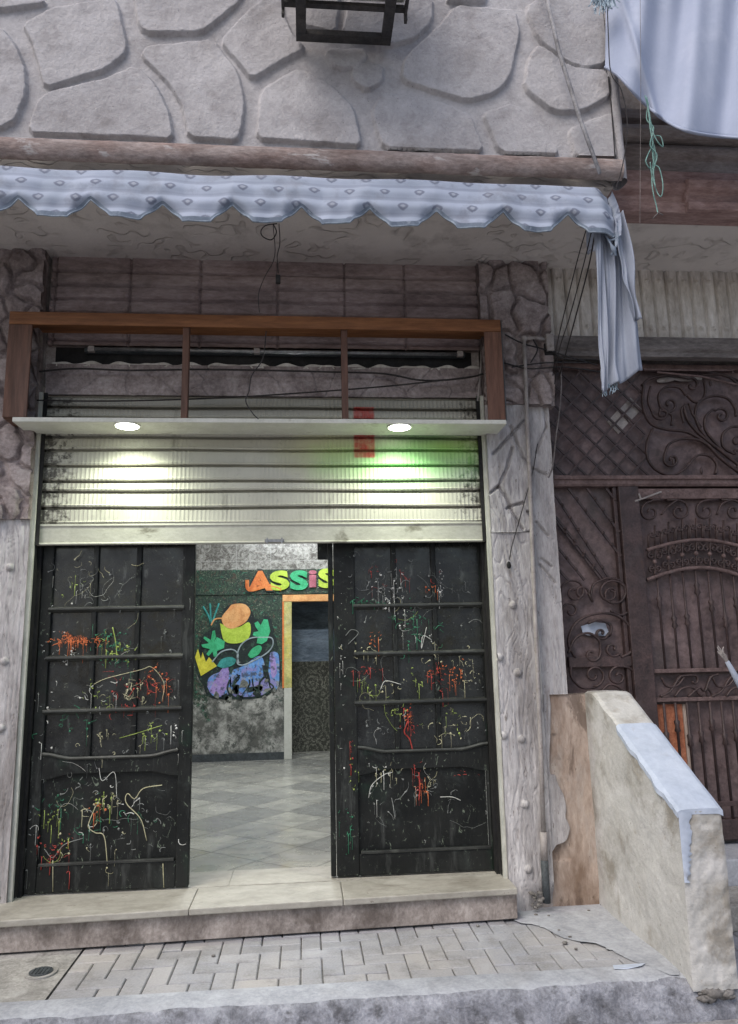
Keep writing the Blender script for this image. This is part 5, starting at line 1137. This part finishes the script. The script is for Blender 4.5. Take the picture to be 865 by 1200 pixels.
# ------------------------------------------------------------------ outdoor unit on its bracket, top of the balcony
zw=P(400,46,FB-.075)[1]; ux0=P(347,30,FB-.05)[0]; ux1=P(457,30,FB-.05)[0]
ac=thing('outdoor_unit',((ux0+ux1)/2,FB-.2,zw),'metal cased outdoor unit on a dark bracket fixed to the balcony front','outdoor unit')
def yat(py): # depth at which image row py meets level zw
    return G(400,py,zw)[1]
y1=yat(47); y2=yat(17); y3=yat(-12)
b_=MB().box(ux0,ux1,y1-.03,y1+.025,zw,zw+.035); obj('wall_bar',b_,M['bracket'],ac,bevel=.002)
for a in (ux0,ux1-.055): obj('side_bar',MB().box(a,a+.055,y3-.1,y1-.031,zw-.001,zw+.034),M['bracket'],ac,bevel=.002)
ca,cb=P(330,17,y2)[0],P(476,17,y2)[0]
obj('cross_bar',MB().box(ca,cb,y2-.022,y2+.010,zw+.036,zw+.06),M['bracket'],ac,bevel=.002)
for a in (ca,cb-.012): obj('hook',MB().box(a,a+.014,y2-.12,y2-.0185,zw+.0,zw+.05).box(a,a+.016,y2-.018,y2+.01,zw-.03,zw+.035),M['bracket'],ac,bevel=.002)
obj('casing',MB().box(ca+.01,cb-.01,y2-.36,y2-.024,zw+.062,zw+.58),M['acbox'],ac,bevel=.012)
gr=MB()
for k in range(9): gr.box(ca+.05,cb-.22,y2-.372,y2-.362,zw+.10+k*.05,zw+.115+k*.05)
obj('grille',gr,M['bracket'],ac)

# ------------------------------------------------------------------ lamp inside the shop
tl=thing('ceiling_lamp',(-.35,2.6,3.55),'lit white tube lamp under the shop ceiling reflected in the rear wall tiles','lamp')
obj('housing',MB().box(-1.0,.3,2.55,2.65,3.55,3.6),M['board'],tl,bevel=.005)
obj('tube',MB().tube([(-.95,2.6,3.525),(.25,2.6,3.525)],.018,10),M['tube'],tl,smooth=True)
def area(name,loc,sx,sy,e,c,rot=(0,0,0)):
    l=bpy.data.lights.new(name,'AREA'); l.shape='RECTANGLE'; l.size=sx; l.size_y=sy; l.energy=e; l.color=c
    o=bpy.data.objects.new(name,l); COL.objects.link(o); o.location=loc; o.rotation_euler=rot; return o
area('tube_light',(-.35,2.6,3.5),1.2,.06,95,(.93,.97,1.))
bb=MB().ball((.02,4.6,3.50),.05,10,8)
t2=thing('bulb_lamp',(.02,4.6,3.5),'small lit bulb near the back of the shop ceiling','lamp')
obj('bulb',bb,M['lamp'],t2,smooth=True); obj('holder',MB().disc((.02,4.6,3.545),.04,.055,16),M['board'],t2)
pl=bpy.data.lights.new('bulb_light','POINT'); pl.energy=45; pl.color=(.9,.96,1.); pl.shadow_soft_size=.06; po=bpy.data.objects.new('bulb_light',pl); COL.objects.link(po); po.location=(.02,4.45,3.35)

# ------------------------------------------------------------------ world, sun, camera
w=bpy.data.worlds.new('World'); S.world=w; w.use_nodes=True; nt=w.node_tree; bg=nt.nodes['Background']
sk=nt.nodes.new('ShaderNodeTexSky'); sk.sky_type='NISHITA'; sk.sun_disc=False; sk.sun_elevation=R(50); sk.sun_rotation=R(222); sk.air_density=1.0; sk.dust_density=3.; sk.ozone_density=1.
nt.links.new(sk.outputs[0],bg.inputs[0]); bg.inputs[1].default_value=.14
sn=bpy.data.lights.new('sun','SUN'); sn.energy=1.3; sn.angle=R(35); sn.color=(1,.97,.93); so=bpy.data.objects.new('sun',sn); COL.objects.link(so)
from mathutils import Vector, Matrix
az=R(222); el=R(50); dirv=Vector((sin(az)*cos(el),cos(az)*cos(el),sin(el))); so.rotation_euler=dirv.to_track_quat('Z','Y').to_euler(); so.location=(0,-8,12)
cam=bpy.data.cameras.new('camera'); co=bpy.data.objects.new('camera',cam); COL.objects.link(co)
cam.sensor_fit='VERTICAL'; cam.sensor_height=24; cam.lens=F/PH*24; cam.clip_end=500; cam.clip_start=.05
co.matrix_world=Matrix(((cr[0],cu[0],-cf[0],CAM[0]),(cr[1],cu[1],-cf[1],CAM[1]),(cr[2],cu[2],-cf[2],CAM[2]),(0,0,0,1)))
S.camera=co
S.view_settings.view_transform='Standard'; S.view_settings.look='None'; S.view_settings.exposure=.35; S.view_settings.gamma=1
S.cycles.max_bounces=6
